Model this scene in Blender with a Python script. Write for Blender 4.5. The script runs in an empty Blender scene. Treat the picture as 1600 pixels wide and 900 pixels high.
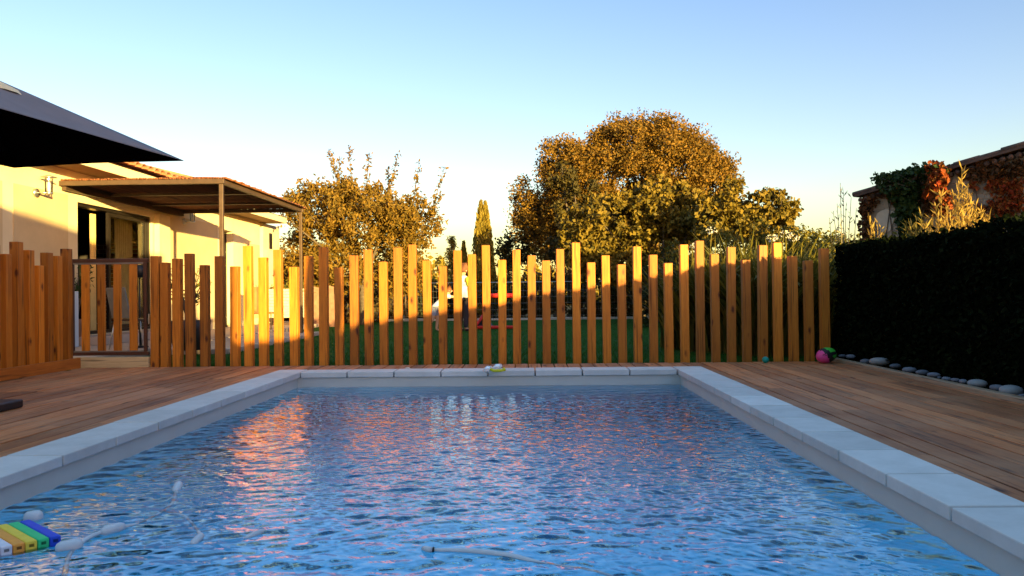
import bpy, math, random
import numpy as np
from mathutils import Vector, Matrix, Euler
R = math.radians
random.seed(7); rng = np.random.default_rng(7)
S = bpy.context.scene; C = S.collection

# ------------------------------------------------------------------ camera, sky, sun, exposure
CAM = Vector((0, 0, 0.82)); FPX = 1200.0
cd = bpy.data.cameras.new('camera'); cam = bpy.data.objects.new('camera', cd); C.objects.link(cam)
CROT = Matrix.Rotation(R(1.098), 3, 'Z') @ Matrix.Rotation(R(90.38), 3, 'X') @ Matrix.Rotation(R(-0.6), 3, 'Z')
cam.location = CAM; cam.rotation_euler = CROT.to_euler()
cd.sensor_width = 36; cd.lens = FPX / 1600 * 36; cd.clip_start = 0.05; cd.clip_end = 5000
S.camera = cam
SUN_EL, SUN_AZ = 4.9, 33.0          # sun low behind the camera, to the right
sdir = Vector((math.sin(R(SUN_AZ)) * math.cos(R(SUN_EL)), -math.cos(R(SUN_AZ)) * math.cos(R(SUN_EL)), math.sin(R(SUN_EL))))
w = bpy.data.worlds.new('World'); S.world = w; w.use_nodes = True
wn = w.node_tree.nodes; wl = w.node_tree.links
sky = wn.new('ShaderNodeTexSky'); sky.sky_type = 'NISHITA'; sky.sun_disc = False
sky.sun_elevation = R(SUN_EL); sky.sun_rotation = R(180 - SUN_AZ)
sky.air_density = 1.0; sky.dust_density = 1.0; sky.ozone_density = 2.6; sky.altitude = 50
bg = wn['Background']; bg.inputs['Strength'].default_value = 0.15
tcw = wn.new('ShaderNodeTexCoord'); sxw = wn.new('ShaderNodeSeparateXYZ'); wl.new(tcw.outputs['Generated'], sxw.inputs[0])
rw = wn.new('ShaderNodeValToRGB'); wl.new(sxw.outputs['Z'], rw.inputs[0])      # warm tint at the horizon; bright overhead stops are added fill light
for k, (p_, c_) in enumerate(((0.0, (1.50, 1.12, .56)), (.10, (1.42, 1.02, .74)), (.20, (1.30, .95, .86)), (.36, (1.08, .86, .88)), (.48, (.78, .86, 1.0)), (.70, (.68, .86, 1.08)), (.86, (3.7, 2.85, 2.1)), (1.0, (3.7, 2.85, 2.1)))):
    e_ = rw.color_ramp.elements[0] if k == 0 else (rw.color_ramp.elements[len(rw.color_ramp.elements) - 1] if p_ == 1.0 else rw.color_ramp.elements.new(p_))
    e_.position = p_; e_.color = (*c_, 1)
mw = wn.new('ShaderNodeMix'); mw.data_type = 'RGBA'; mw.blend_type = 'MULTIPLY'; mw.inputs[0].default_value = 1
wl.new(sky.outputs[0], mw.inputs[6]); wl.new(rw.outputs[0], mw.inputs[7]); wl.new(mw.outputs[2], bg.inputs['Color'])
sl = bpy.data.lights.new('sun', 'SUN'); sun = bpy.data.objects.new('sun', sl); C.objects.link(sun)
sl.energy = 5.0; sl.angle = R(0.5); sl.color = (1.0, 0.79, 0.27)
sun.rotation_euler = sdir.to_track_quat('Z', 'Y').to_euler()
S.view_settings.view_transform = 'Standard'; S.view_settings.look = 'None'
S.view_settings.exposure = 1.95; S.view_settings.gamma = 1
S.render.engine = 'CYCLES'
S.cycles.use_denoising = True
S.cycles.max_bounces = 8; S.cycles.transparent_max_bounces = 12; S.cycles.transmission_bounces = 6
S.cycles.sample_clamp_indirect = 6; S.cycles.blur_glossy = 0.3

def at(px, py, Y=None, X=None, Z=None):
    d = CROT @ Vector(((px - 800) / FPX, -(py - 450) / FPX, -1))
    if Y is not None: t = (Y - CAM.y) / d.y
    elif X is not None: t = (X - CAM.x) / d.x
    else: t = (Z - CAM.z) / d.z
    return CAM + d * t

# ------------------------------------------------------------------ mesh builder
class MB:
    def __init__(s): s.v = []; s.f = []; s.m = []; s.n = 0; s.sm = []
    def add(s, vs, fs, mi=0, smooth=False):
        s.v.extend([tuple(p) for p in vs])
        s.f.extend([tuple(i + s.n for i in f) for f in fs]); s.m.extend([mi] * len(fs)); s.sm.extend([smooth] * len(fs))
        s.n += len(vs); return s
    def box(s, a, b, mi=0, M=None):
        (x0, y0, z0), (x1, y1, z1) = a, b
        vs = [Vector(p) for p in ((x0,y0,z0),(x1,y0,z0),(x1,y1,z0),(x0,y1,z0),(x0,y0,z1),(x1,y0,z1),(x1,y1,z1),(x0,y1,z1))]
        if M is not None: vs = [M @ p for p in vs]
        return s.add(vs, [(0,3,2,1),(4,5,6,7),(0,1,5,4),(1,2,6,5),(2,3,7,6),(3,0,4,7)], mi)
    def bar(s, a, b, wd, h, mi=0):
        a = Vector(a); b = Vector(b); d = b - a; L = d.length
        q = d.to_track_quat('Y', 'Z').to_matrix().to_4x4(); M = Matrix.Translation(a) @ q
        return s.box((-wd/2, 0, -h/2), (wd/2, L, h/2), mi, M)
    def tube(s, pts, r, seg=8, mi=0, caps=True):
        pts = [Vector(p) for p in pts]; n = len(pts)
        if not hasattr(r, '__len__'): r = [r] * n
        vs = []; up = Vector((0.123, 0.2, 0.97))
        for i, p in enumerate(pts):
            t = (pts[min(i+1, n-1)] - pts[max(i-1, 0)]).normalized()
            u = t.cross(up)
            if u.length < 0.2: u = t.cross(Vector((1, 0.1, 0)))
            u.normalize(); v = t.cross(u)
            for k in range(seg):
                a = 2*math.pi*k/seg; vs.append(p + (u*math.cos(a) + v*math.sin(a)) * r[i])
        fs = [(i*seg+k, i*seg+(k+1) % seg, (i+1)*seg+(k+1) % seg, (i+1)*seg+k) for i in range(n-1) for k in range(seg)]
        if caps: fs += [tuple(reversed(range(seg))), tuple(range((n-1)*seg, n*seg))]
        return s.add(vs, fs, mi, True)
    def lathe(s, prof, c=(0,0,0), seg=16, mi=0, M=None, mf=None):
        vs = []; n = len(prof); c = Vector(c)
        for r_, z in prof:
            for k in range(seg):
                a = 2*math.pi*k/seg; p = Vector((r_*math.cos(a), r_*math.sin(a), z))
                vs.append(c + (M @ p if M is not None else p))
        for i in range(n-1):
            for k in range(seg):
                q = (i*seg+k, i*seg+(k+1) % seg, (i+1)*seg+(k+1) % seg, (i+1)*seg+k)
                s.f.append(tuple(j + s.n for j in q)); s.m.append(mf(i, k) if mf else mi); s.sm.append(True)
        s.v.extend([tuple(p) for p in vs]); s.n += len(vs); return s
    def arr(s, V, F, mi=0, smooth=False):
        s.v.extend(map(tuple, V.tolist())); s.f.extend([tuple(f) for f in (F + s.n).tolist()])
        s.m.extend([mi]*len(F)); s.sm.extend([smooth]*len(F)); s.n += len(V); return s
    def build(s, name, mats, parent=None, bevel=0, loc=None):
        me = bpy.data.meshes.new(name); me.from_pydata(s.v, [], s.f)
        if not isinstance(mats, (list, tuple)): mats = [mats]
        for m in mats: me.materials.append(m)
        me.polygons.foreach_set('material_index', s.m); me.polygons.foreach_set('use_smooth', s.sm)
        me.update()
        o = bpy.data.objects.new(name, me); C.objects.link(o)
        if loc is not None:
            o.location = loc; me.transform(Matrix.Translation(-Vector(loc)))
        if parent is not None: o.parent = parent; o.matrix_parent_inverse = Matrix.Translation(-parent.location)
        if bevel:
            b = o.modifiers.new('bevel', 'BEVEL'); b.width = bevel; b.segments = 2; b.limit_method = 'ANGLE'
        return o

def tag(o, label, cat, group=None, kind=None):
    if label: o['label'] = label
    if cat: o['category'] = cat
    if group: o['group'] = group
    if kind: o['kind'] = kind
    return o
def thing(name, loc, label, cat, group=None):
    o = bpy.data.objects.new(name, None); C.objects.link(o); o.location = loc; o.empty_display_size = .1
    return tag(o, label, cat, group)
def struct(o): o['kind'] = 'structure'; return o
def stuff(o, label=None): o['kind'] = 'stuff'; return o

# ------------------------------------------------------------------ materials
class NT:
    def __init__(s, name):
        s.m = bpy.data.materials.new(name); s.m.use_nodes = True; s.t = s.m.node_tree
        s.p = s.t.nodes['Principled BSDF']; s.out = s.t.nodes['Material Output']
    def n(s, ty, **kw):
        o = s.t.nodes.new('ShaderNode' + ty)
        for k, v in kw.items(): setattr(o, k, v)
        return o
    def l(s, a, b): s.t.links.new(a, b)
    def noise(s, scale, vec=None, detail=4, rough=.6):
        o = s.n('TexNoise'); o.inputs['Scale'].default_value = scale; o.inputs['Detail'].default_value = detail; o.inputs['Roughness'].default_value = rough
        if vec is not None: s.l(vec, o.inputs['Vector'])
        return o.outputs['Fac']
    def coord(s, scale=(1,1,1), which='Object', off=None):
        tc = s.n('TexCoord'); mp = s.n('Mapping'); mp.inputs['Scale'].default_value = scale; s.l(tc.outputs[which], mp.inputs['Vector'])
        if off is not None: s.l(off, mp.inputs['Location'])
        return mp.outputs[0]
    def ramp(s, fac, stops):
        r = s.n('ValToRGB'); e = r.color_ramp.elements
        while len(e) < len(stops): e.new(.5)
        for k, (p, c) in enumerate(stops): e[k].position = p; e[k].color = (*c, 1)
        s.l(fac, r.inputs[0]); return r.outputs[0]
    def mix(s, fac, a, b, mode='MIX'):
        m = s.n('Mix', data_type='RGBA', blend_type=mode)
        for k, v in ((0, fac), (6, a), (7, b)):
            if isinstance(v, (int, float)): m.inputs[k].default_value = v
            elif isinstance(v, tuple): m.inputs[k].default_value = (*v, 1)
            else: s.l(v, m.inputs[k])
        return m.outputs[2]
    def math(s, op, a, b=0.0):
        m = s.n('Math', operation=op)
        for k, v in ((0, a), (1, b)):
            if isinstance(v, (int, float)): m.inputs[k].default_value = v
            else: s.l(v, m.inputs[k])
        return m.outputs[0]
    def bump(s, h, strength=.3, dist=.01):
        b = s.n('Bump'); b.inputs['Strength'].default_value = strength; b.inputs['Distance'].default_value = dist
        s.l(h, b.inputs['Height']); s.l(b.outputs[0], s.p.inputs['Normal'])
    def set(s, col=None, rough=None, metal=None, spec=None):
        for k, v in (('Base Color', col), ('Roughness', rough), ('Metallic', metal), ('Specular IOR Level', spec)):
            if v is None: continue
            if isinstance(v, (int, float)): s.p.inputs[k].default_value = v
            elif isinstance(v, tuple): s.p.inputs[k].default_value = (*v, 1)
            else: s.l(v, s.p.inputs[k])
        return s

def plain(name, col, rough=.6, metal=0, var=.15, scale=8, bump=0, spec=.3):
    t = NT(name); f = t.noise(scale, t.coord())
    a = tuple(c*(1-var) for c in col); b = tuple(min(1, c*(1+var)) for c in col)
    t.set(t.ramp(f, [(.3, a), (.7, b)]), rough, metal, spec)
    if bump: t.bump(t.noise(scale*6, t.coord()), bump, .005)
    return t.m

def wood(name, a, b, knot, axis='z', rough=.6, island=False, knots=True, vary=.35, weather=None):
    t = NT(name)
    oi = t.n('ObjectInfo'); geo = t.n('NewGeometry')
    rnd = geo.outputs['Random Per Island'] if island else oi.outputs['Random']
    off = t.n('CombineXYZ'); r7 = t.math('MULTIPLY', rnd, 37.0)
    for k in range(3): t.l(r7, off.inputs[k])
    sc = {'z': (14, 14, .9), 'y': (14, .9, 14), 'x': (.9, 14, 14)}[axis]
    v = t.coord(sc, off=off.outputs[0])
    g = t.noise(2.2, v, 6, .65)
    fine = t.noise(9, v, 3, .7)
    col = t.ramp(t.mix(.35, g, fine), [(.32, b), (.62, a)])
    if knots:
        ksc = {'z': (7.5, 7.5, 3.2), 'y': (9, 2.2, 9), 'x': (2.2, 9, 9)}[axis]
        vo = t.n('TexVoronoi'); vo.inputs['Scale'].default_value = 1.0
        t.l(t.coord(ksc, off=off.outputs[0]), vo.inputs['Vector'])
        wob = t.noise(30, t.coord(), 2)
        d = t.math('ADD', vo.outputs['Distance'], t.math('MULTIPLY', wob, .10))
        kf = t.ramp(d, [(.12, (1,1,1)), (.24, (0,0,0))])
        col = t.mix(kf, col, knot)
    cs = {'z': (46, 46, 1.3), 'y': (46, 1.3, 46), 'x': (1.3, 46, 46)}[axis]
    ck = t.ramp(t.noise(1.0, t.coord(cs, off=off.outputs[0]), 2, .5), [(.33, (.42, .42, .42)), (.42, (1, 1, 1))])
    col = t.mix(1.0, col, ck, 'MULTIPLY')
    br = t.math('ADD', t.math('MULTIPLY', rnd, vary), 1 - vary*.6)
    cm = t.n('CombineColor')
    for k in range(3): t.l(br, cm.inputs[k])
    col = t.mix(1.0, col, cm.outputs[0], 'MULTIPLY')
    if weather is not None:
        wf = t.ramp(t.noise(1.3, t.coord(), 5, .7), [(.42, (0,0,0)), (.72, (1,1,1))])
        col = t.mix(t.math('MULTIPLY', wf, .55), col, weather)
    t.set(col, rough, 0, .3); t.bump(fine, .25, .004)
    return t.m

def leafmat(name, cols, trans=.35, rough=.6, spec=.15):
    t = NT(name); geo = t.n('NewGeometry')
    n_ = len(cols); col = t.ramp(geo.outputs['Random Per Island'], [(i/(n_-1), c) for i, c in enumerate(cols)])
    t.set(col, rough, 0, spec)
    tr = t.n('BsdfTranslucent'); t.l(col, tr.inputs[0])
    ms = t.n('MixShader'); ms.inputs[0].default_value = trans
    t.l(t.p.outputs[0], ms.inputs[1]); t.l(tr.outputs[0], ms.inputs[2]); t.l(ms.outputs[0], t.out.inputs['Surface'])
    return t.m

M_post = wood('pine_post', (.54, .180, .015), (.36, .095, .006), (.11, .022, .003), 'z', .55, vary=.65)
M_rail = wood('pine_rail', (.40, .14, .02), (.26, .07, .01), (.1, .025, .005), 'x')
M_base = wood('pine_base_board', (.46, .14, .016), (.30, .075, .008), (.12, .035, .008), 'y')
M_pale = wood('pale_timber', (.62, .45, .24), (.45, .29, .13), (.25, .12, .04), 'x')
M_deck = wood('deck_board', (.50, .180, .060), (.29, .088, .026), (.09, .028, .01), 'y', .6, island=True, vary=.75, weather=(.50, .255, .13))
M_cope = None
t = NT('coping_stone'); geo = t.n('NewGeometry')
f1 = t.noise(5, t.coord(), 8, .72); f2 = t.noise(90, t.coord(), 3, .7)
c = t.ramp(f1, [(.3, (.52, .50, .47)), (.7, (.64, .615, .585))])
rv = t.math('ADD', t.math('MULTIPLY', geo.outputs['Random Per Island'], .20), .84)
cm = t.n('CombineColor'); [t.l(rv, cm.inputs[k]) for k in range(3)]
t.set(t.mix(1.0, c, cm.outputs[0], 'MULTIPLY'), .8, 0, .2); t.bump(f2, .2, .003); M_cope = t.m
M_liner = plain('pool_liner', (.50, .485, .44), .55, var=.05, scale=3)
M_joint = plain('mortar', (.09, .09, .09), .9)
t = NT('pool_water')
t.set((1, 1, 1), 0.0); t.p.inputs['Transmission Weight'].default_value = 1; t.p.inputs['IOR'].default_value = 1.38
va = t.n('VolumeAbsorption'); va.inputs['Color'].default_value = (0, .80, .98, 1); va.inputs['Density'].default_value = .58
t.l(va.outputs[0], t.out.inputs['Volume'])
t.bump(t.noise(40, t.coord((1, 1.7, 1)), 2), .02, .01); M_water = t.m
t = NT('lawn_ground'); f = t.noise(60, t.coord(), 5, .75)
t.set(t.ramp(f, [(.3, (.009, .042, .003)), (.7, (.028, .10, .009))]), .9, 0, .1); t.bump(f, .6, .03); M_lawn = t.m
M_grass = leafmat('grass_blade', [(.015, .07, .005), (.04, .13, .010), (.028, .10, .007)], .25)
t = NT('dry_ground'); f = t.noise(2, t.coord(), 8, .7)
t.set(t.ramp(f, [(.3, (.05, .045, .02)), (.7, (.12, .10, .05))]), .95, 0, .1); M_ground = t.m
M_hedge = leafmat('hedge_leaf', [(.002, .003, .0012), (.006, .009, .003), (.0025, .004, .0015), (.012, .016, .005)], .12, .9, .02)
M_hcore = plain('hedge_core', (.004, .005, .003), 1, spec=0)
M_olive = leafmat('tree_leaf_bronze', [(.11, .060, .009), (.21, .103, .012), (.155, .080, .010), (.055, .040, .008)], .12)
M_persim = leafmat('tree_leaf_gold', [(.13, .075, .011), (.23, .122, .015), (.09, .060, .010), (.17, .085, .012)], .2)
M_fig = leafmat('fig_leaf', [(.085, .060, .009), (.15, .098, .012), (.19, .118, .014), (.05, .042, .007)], .15)
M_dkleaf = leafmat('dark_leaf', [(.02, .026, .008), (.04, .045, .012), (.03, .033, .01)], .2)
M_cyp = leafmat('cypress_leaf', [(.20, .14, .017), (.30, .20, .024), (.14, .10, .013)], .3)
M_dry = leafmat('dry_shrub_leaf', [(.06, .038, .015), (.10, .062, .022), (.045, .035, .013)], .25)
M_strap = leafmat('strap_leaf', [(.055, .055, .008), (.13, .11, .015), (.21, .155, .022), (.04, .042, .007)], .3)
M_reed = leafmat('dry_reed', [(.36, .22, .05), (.48, .30, .07), (.26, .17, .04)], .4)
M_ivy = leafmat('ivy_leaf', [(.012, .03, .008), (.03, .055, .012), (.02, .04, .01)], .2)
M_red = leafmat('red_vine_leaf', [(.24, .03, .012), (.33, .07, .014), (.15, .04, .012), (.28, .11, .02)], .3)
M_rust = leafmat('rust_vine_leaf', [(.09, .035, .014), (.13, .055, .02), (.06, .035, .014)], .25)
M_petal = plain('white_petal', (.55, .5, .42), .7)
M_bark = plain('bark', (.10, .07, .045), .9, var=.4, scale=14, bump=.6)
M_wallc = plain('cream_render', (.72, .565, .345), .85, var=.08, scale=1.6, bump=.25)
M_wallb = plain('beige_render', (.60, .42, .225), .85, var=.09, scale=1.8, bump=.3)
M_soffit = plain('brown_soffit', (.26, .15, .075), .8, var=.1)
M_frame = plain('dark_aluminium', (.025, .018, .015), .35, .3)
M_steel = plain('brushed_steel', (.55, .52, .48), .3, .9, var=.1)
M_perg = plain('bronze_metal', (.095, .055, .034), .5, .3)
M_reedroof = wood('cane_roof', (.25, .082, .030), (.12, .034, .011), (.03, .012, .006), 'y', .8, island=True, knots=False)
M_tile = plain('terracotta_tile', (.42, .17, .085), .85, var=.35, scale=5, bump=.3)
M_oldtile = plain('old_grey_tile', (.10, .060, .045), .9, var=.4, scale=5, bump=.4)
M_black = plain('black_plastic', (.012, .012, .014), .45)
M_canopy = plain('charcoal_canvas', (.17, .145, .155), .85, var=.08, scale=4, bump=.1)
M_white = plain('white_plastic', (.55, .56, .58), .4, var=.04)
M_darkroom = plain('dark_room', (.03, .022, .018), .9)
M_cloth = plain('gold_curtain', (.66, .44, .16), .85, var=.08)
M_stone = plain('lawn_edging_stone', (.42, .38, .32), .85, var=.2, bump=.3)
M_terr = plain('terrace_paving', (.48, .33, .24), .8, var=.1, scale=5)
t = NT('thin_glass'); gl = t.n('BsdfGlossy'); gl.inputs['Roughness'].default_value = .01
tr = t.n('BsdfTransparent'); lw = t.n('Fresnel'); lw.inputs['IOR'].default_value = 1.55
ms = t.n('MixShader'); t.l(lw.outputs[0], ms.inputs[0]); t.l(tr.outputs[0], ms.inputs[1]); t.l(gl.outputs[0], ms.inputs[2]); t.l(ms.outputs[0], t.out.inputs['Surface'])
M_glass = t.m
t = NT('red_brick'); b = t.n('TexBrick'); t.l(t.coord((1,1,1)), b.inputs['Vector'])
mp = t.n('Mapping')
tc = t.n('TexCoord'); sx = t.n('SeparateXYZ'); t.l(tc.outputs['Object'], sx.inputs[0]); cx = t.n('CombineXYZ')
t.l(t.math('ADD', sx.outputs[0], sx.outputs[1]), cx.inputs[0]); t.l(sx.outputs[2], cx.inputs[1]); t.l(cx.outputs[0], b.inputs['Vector'])
b.inputs['Color1'].default_value = (.34, .10, .045, 1); b.inputs['Color2'].default_value = (.22, .06, .03, 1); b.inputs['Mortar'].default_value = (.55, .42, .28, 1)
b.inputs['Scale'].default_value = 1; b.inputs['Brick Width'].default_value = .26; b.inputs['Row Height'].default_value = .09; b.inputs['Mortar Size'].default_value = .009
t.set(b.outputs['Color'], .9); M_brick = t.m
t = NT('rubble_stone'); vo = t.n('TexVoronoi'); vo.inputs['Scale'].default_value = 4.5; wv = t.n('MixRGB')
t.l(t.coord((1, 1, 1.5)), vo.inputs['Vector'])
vd = t.n('TexVoronoi', feature='DISTANCE_TO_EDGE'); vd.inputs['Scale'].default_value = 4.5; t.l(t.coord((1, 1, 1.5)), vd.inputs['Vector'])
cc = t.ramp(vo.outputs['Color'], [(.2, (.22, .17, .12)), (.8, (.42, .34, .25))])
me_ = t.ramp(vd.outputs['Distance'], [(.02, (0, 0, 0)), (.07, (1, 1, 1))])
t.set(t.mix(me_, (.30, .24, .17), cc), .95, 0, .1); t.bump(me_, .5, .03); M_rubble = t.m
M_plaster = plain('old_plaster', (.48, .40, .30), .9, var=.12, bump=.3)

# ------------------------------------------------------------------ leaves
def rhombs(P, U, V, fold=.15):
    """one leaf (4 verts, 1 quad) per row: base P, length vector U, width vector V"""
    n = len(P); N = np.cross(U, V); N /= (np.linalg.norm(N, axis=1, keepdims=True) + 1e-9)
    ln = np.linalg.norm(V, axis=1, keepdims=True)
    a = P; b_ = P + U*.45 + V*.5 + N*ln*fold; c_ = P + U; d_ = P + U*.45 - V*.5 + N*ln*fold
    Vt = np.stack([a, b_, c_, d_], 1).reshape(-1, 3)
    F = np.arange(4*n).reshape(n, 4)
    return Vt, F
def unit(n):
    d = rng.normal(size=(n, 3)); return d / np.linalg.norm(d, axis=1, keepdims=True)
def leafcloud(mb, P, size, aspect=.55, droop=0.0, mi=0, up=0.0):
    n = len(P); U = unit(n); U[:, 2] -= droop; U[:, 2] += up
    U /= np.linalg.norm(U, axis=1, keepdims=True); W = np.cross(U, unit(n)); W /= np.linalg.norm(W, axis=1, keepdims=True) + 1e-9
    s = size * rng.uniform(.65, 1.3, (n, 1))
    mb.arr(*rhombs(P - U*s*.5, U*s, W*s*aspect), mi=mi)
def clumps(lobes, n, shell=.5):
    """n clump centres in the union of ellipsoids (cx,cy,cz,rx,ry,rz), biased to the outside"""
    L = np.array(lobes, float); wts = (L[:, 3]*L[:, 4]*L[:, 5])**.7; wts /= wts.sum()
    k = rng.choice(len(L), n, p=wts); d = unit(n); r = shell + (1-shell)*rng.uniform(0, 1, (n, 1))**.6
    return L[k, :3] + d*r*L[k, 3:]
def crown(lobes, n, per, rad, size, aspect=.55, droop=.2, shell=.5, floor=None):
    mb = MB(); c = clumps(lobes, n, shell)
    if floor is not None: c = c[c[:, 2] > floor]
    P = np.repeat(c, per, 0); rr = np.repeat(rad*rng.uniform(.6, 1.3, (len(c), 1)), per, 0)
    P = P + unit(len(P))*rr*rng.uniform(.2, 1, (len(P), 1))
    leafcloud(mb, P, size, aspect, droop); return mb, c
def limbs(base, targets, r0, h, lean=(0, 0)):
    mb = MB(); base = Vector(base); top = base + Vector((lean[0], lean[1], h))
    mb.tube([base - Vector((0, 0, .1)), base.lerp(top, .5) + Vector((.03, .02, 0)), top], [r0*1.25, r0, r0*.8], 9)
    for tg in targets:
        tg = Vector(tg); mid = top.lerp(tg, .5) + Vector((random.uniform(-.15, .15), random.uniform(-.15, .15), .12))
        mb.tube([top - Vector((0, 0, .1)), mid, tg], [r0*.55, r0*.3, r0*.08], 6)
    return mb
def tree(name, base, lobes, n, per, rad, size, mat, label, cat='tree', group=None, r0=.15, h=1.5, nl=16, **kw):
    t_ = thing(name, base, label, cat, group)
    mb, c = crown(lobes, n, per, rad, size, **kw)
    limbs(base, [tuple(c[i]) for i in rng.choice(len(c), nl)], r0, h).build('trunk', M_bark, t_)
    mb.build('crown', mat, t_); return t_

# ------------------------------------------------------------------ setting: ground, lawn, terrace
YF = 8.95
mb = MB(); mb.add([(-400, 24.2, -.24), (400, 24.2, -.24), (400, 900, -.24), (-400, 900, -.24)], [(0, 1, 2, 3)])
mb.add([(-400, -400, -1.9), (400, -400, -1.9), (400, 24.2, -1.9), (-400, 24.2, -1.9)], [(0, 1, 2, 3)])
mb.add([(-60, -40, -.16), (-2.8, -40, -.16), (-2.8, 8.3, -.16), (-60, 8.3, -.16)], [(0, 1, 2, 3)])
mb.add([(2.0, -40, -.16), (60, -40, -.16), (60, 24.2, -.16), (2.0, 24.2, -.16)], [(0, 1, 2, 3)])
mb.add([(-2.8, -40, -.16), (2.0, -40, -.16), (2.0, 0.0, -.16), (-2.8, 0.0, -.16)], [(0, 1, 2, 3)])
mb.add([(-60, 8.3, -.16), (2.0, 8.3, -.16), (2.0, 24.2, -.16), (-60, 24.2, -.16)], [(0, 1, 2, 3)])
struct(mb.build('ground', M_ground))
mb = MB(); mb.add([(-5.6, 9.02, -.05), (4.6, 9.02, -.05), (4.6, 24.1, -.03), (-5.6, 24.1, -.03)], [(0, 1, 2, 3)])
struct(mb.build('lawn', M_lawn))
n = 42000
P = np.stack([rng.uniform(-5, 3.6, n), 9.05 + 14.8*rng.uniform(0, 1, n)**1.5, np.full(n, -.06)], 1)
U = np.stack([rng.normal(0, .018, n), rng.normal(0, .018, n), rng.uniform(.03, .065, n)], 1)
ang = rng.uniform(0, math.pi, n); V = np.stack([np.cos(ang), np.sin(ang), 0*ang], 1)*.009
mb = MB(); mb.arr(*rhombs(P, U, V)); stuff(tag(mb.build('grass', M_grass), 'short dark green mown lawn grass behind the post fence', 'grass'))
mb = MB()
x = -6.0
while x < 5.0:
    L = random.uniform(.35, .6); mb.box((x, 24.12 + random.uniform(0, .04), -.12), (x + L - .015, 24.3, .035 + random.uniform(-.012, .012))); x += L
tag(mb.build('lawn_edging', M_stone, bevel=.01), 'low pale stone edging along the far end of the lawn', 'edging')
mb = MB(); mb.box((-12, 9.3, -.16), (-5.62, 23, .05)); mb.box((-5.62, 11.4, -.16), (-4.45, 16.6, .03)); struct(mb.build('terrace', M_terr, bevel=.01))

# ------------------------------------------------------------------ pool
PX0, PX1, PY0, PY1 = -2.33, 1.52, .55, 7.82
ZW = -.125
mb = MB(); zb = -1.15; e = .03
X0, X1, Y0, Y1 = PX0 - e, PX1 + e, PY0 - e, PY1 + e
mb.add([(X0,Y0,zb),(X1,Y0,zb),(X1,Y1,zb),(X0,Y1,zb),(X0,Y0,-.028),(X1,Y0,-.028),(X1,Y1,-.028),(X0,Y1,-.028)],
       [(0,1,2,3)], 1)
zm_ = ZW - .06
for (z0, z1, mi) in ((zb, zm_, 1), (zm_, -.028, 0)):
    mb.add([(X0,Y0,z0),(X1,Y0,z0),(X1,Y1,z0),(X0,Y1,z0),(X0,Y0,z1),(X1,Y0,z1),(X1,Y1,z1),(X0,Y1,z1)], [(0,4,5,1),(1,5,6,2),(2,6,7,3),(3,7,4,0)], mi)
struct(mb.build('pool_basin', [M_liner, plain('pool_liner_blue', (.15, .78, .93), .5, var=.04, scale=2)]))
# coping stones
mb = MB(); CO = .31; g = .013; zt, zl = .03, -.026
def stone(x0, x1, y0, y1): mb.box((x0 + g/2, y0 + g/2, zl), (x1 - g/2, y1 - g/2, zt + random.uniform(-.0015, .0015)))
yy = PY1 + CO
ys = [PY1]
y = PY1
while y > PY0 - .1: y -= .5; ys.append(y)
for side in (0, 1):
    xa, xb = (PX1, PX1 + CO) if side else (PX0 - CO, PX0)
    for k in range(len(ys) - 1): stone(xa, xb, ys[k+1], ys[k])
    stone(xa, xb, PY1 + .0, PY1 + CO) if side else stone(xa, xb, PY1, PY1 + CO)
    stone(xa, xb, ys[-1] - CO, ys[-1])
nx = 8; dx = (PX1 - PX0)/nx
for k in range(nx):
    stone(PX0 + k*dx, PX0 + (k+1)*dx, PY1, PY1 + CO); stone(PX0 + k*dx, PX0 + (k+1)*dx, ys[-1] - CO, ys[-1])
struct(mb.build('pool_coping', M_cope, bevel=.006))
mb = MB()
for (a, b_) in (((X0 - .27, Y0 - .3, -.15), (X0 - .01, Y1 + .27, -.028)), ((X1 + .01, Y0 - .3, -.15), (X1 + .27, Y1 + .27, -.028)), ((X0 - .008, Y1 + .01, -.15), (X1 + .008, Y1 + .27, -.028)), ((X0 - .008, Y0 - .6, -.15), (X1 + .008, Y0 - .01, -.028))):
    mb.box(a, (b_[0], b_[1], -.0285))
struct(mb.build('pool_rim', M_joint))
# water surface: summed wavelets, real geometry, closed down to the basin
nxw, nyw = 560, 1050
gx = np.linspace(X0 + .002, X1 - .002, nxw); gy = np.linspace(Y0 + .002, Y1 - .002, nyw)
GX, GY = np.meshgrid(gx, gy); H = np.zeros_like(GX)
wr = np.random.default_rng(3)
for k in range(110):
    lam = math.exp(wr.uniform(math.log(.034), math.log(.22))); th = wr.normal(R(82), .6); ph = wr.uniform(0, 6.28)
    kx, ky = math.cos(th)*2*math.pi/lam, math.sin(th)*2*math.pi/lam
    env = .6 + .4*np.sin(GX*wr.uniform(-1.5, 1.5) + GY*wr.uniform(-1.5, 1.5) + wr.uniform(0, 6))
    H += env * .0022*lam**.95 * np.sin(kx*GX + ky*GY + ph + .7*np.sin(GX*2.3 + wr.uniform(0, 6)))
cal = .35 + .65*np.clip((Y1 - GY)/1.2, 0, 1)
H *= cal; H += 9.0*(H*H - (H*H).mean())      # sharper crests, flatter troughs
V = np.stack([GX, GY, ZW + H], -1).reshape(-1, 3)
ii = np.arange(nxw*nyw).reshape(nyw, nxw)
F = np.stack([ii[:-1, :-1], ii[:-1, 1:], ii[1:, 1:], ii[1:, :-1]], -1).reshape(-1, 4)
mb = MB(); mb.arr(V, F, smooth=True)
xs0, xs1, ya, yb = X0 + .002, X1 - .002, Y0 + .002, Y1 - .002; zf = zb + .003
mb.n_before = mb.n
base = mb.n; mb.v += [(xs0, ya, zf), (xs1, ya, zf), (xs1, yb, zf), (xs0, yb, zf)]; mb.n += 4
b0, b1, b2, b3 = base, base+1, base+2, base+3
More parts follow.
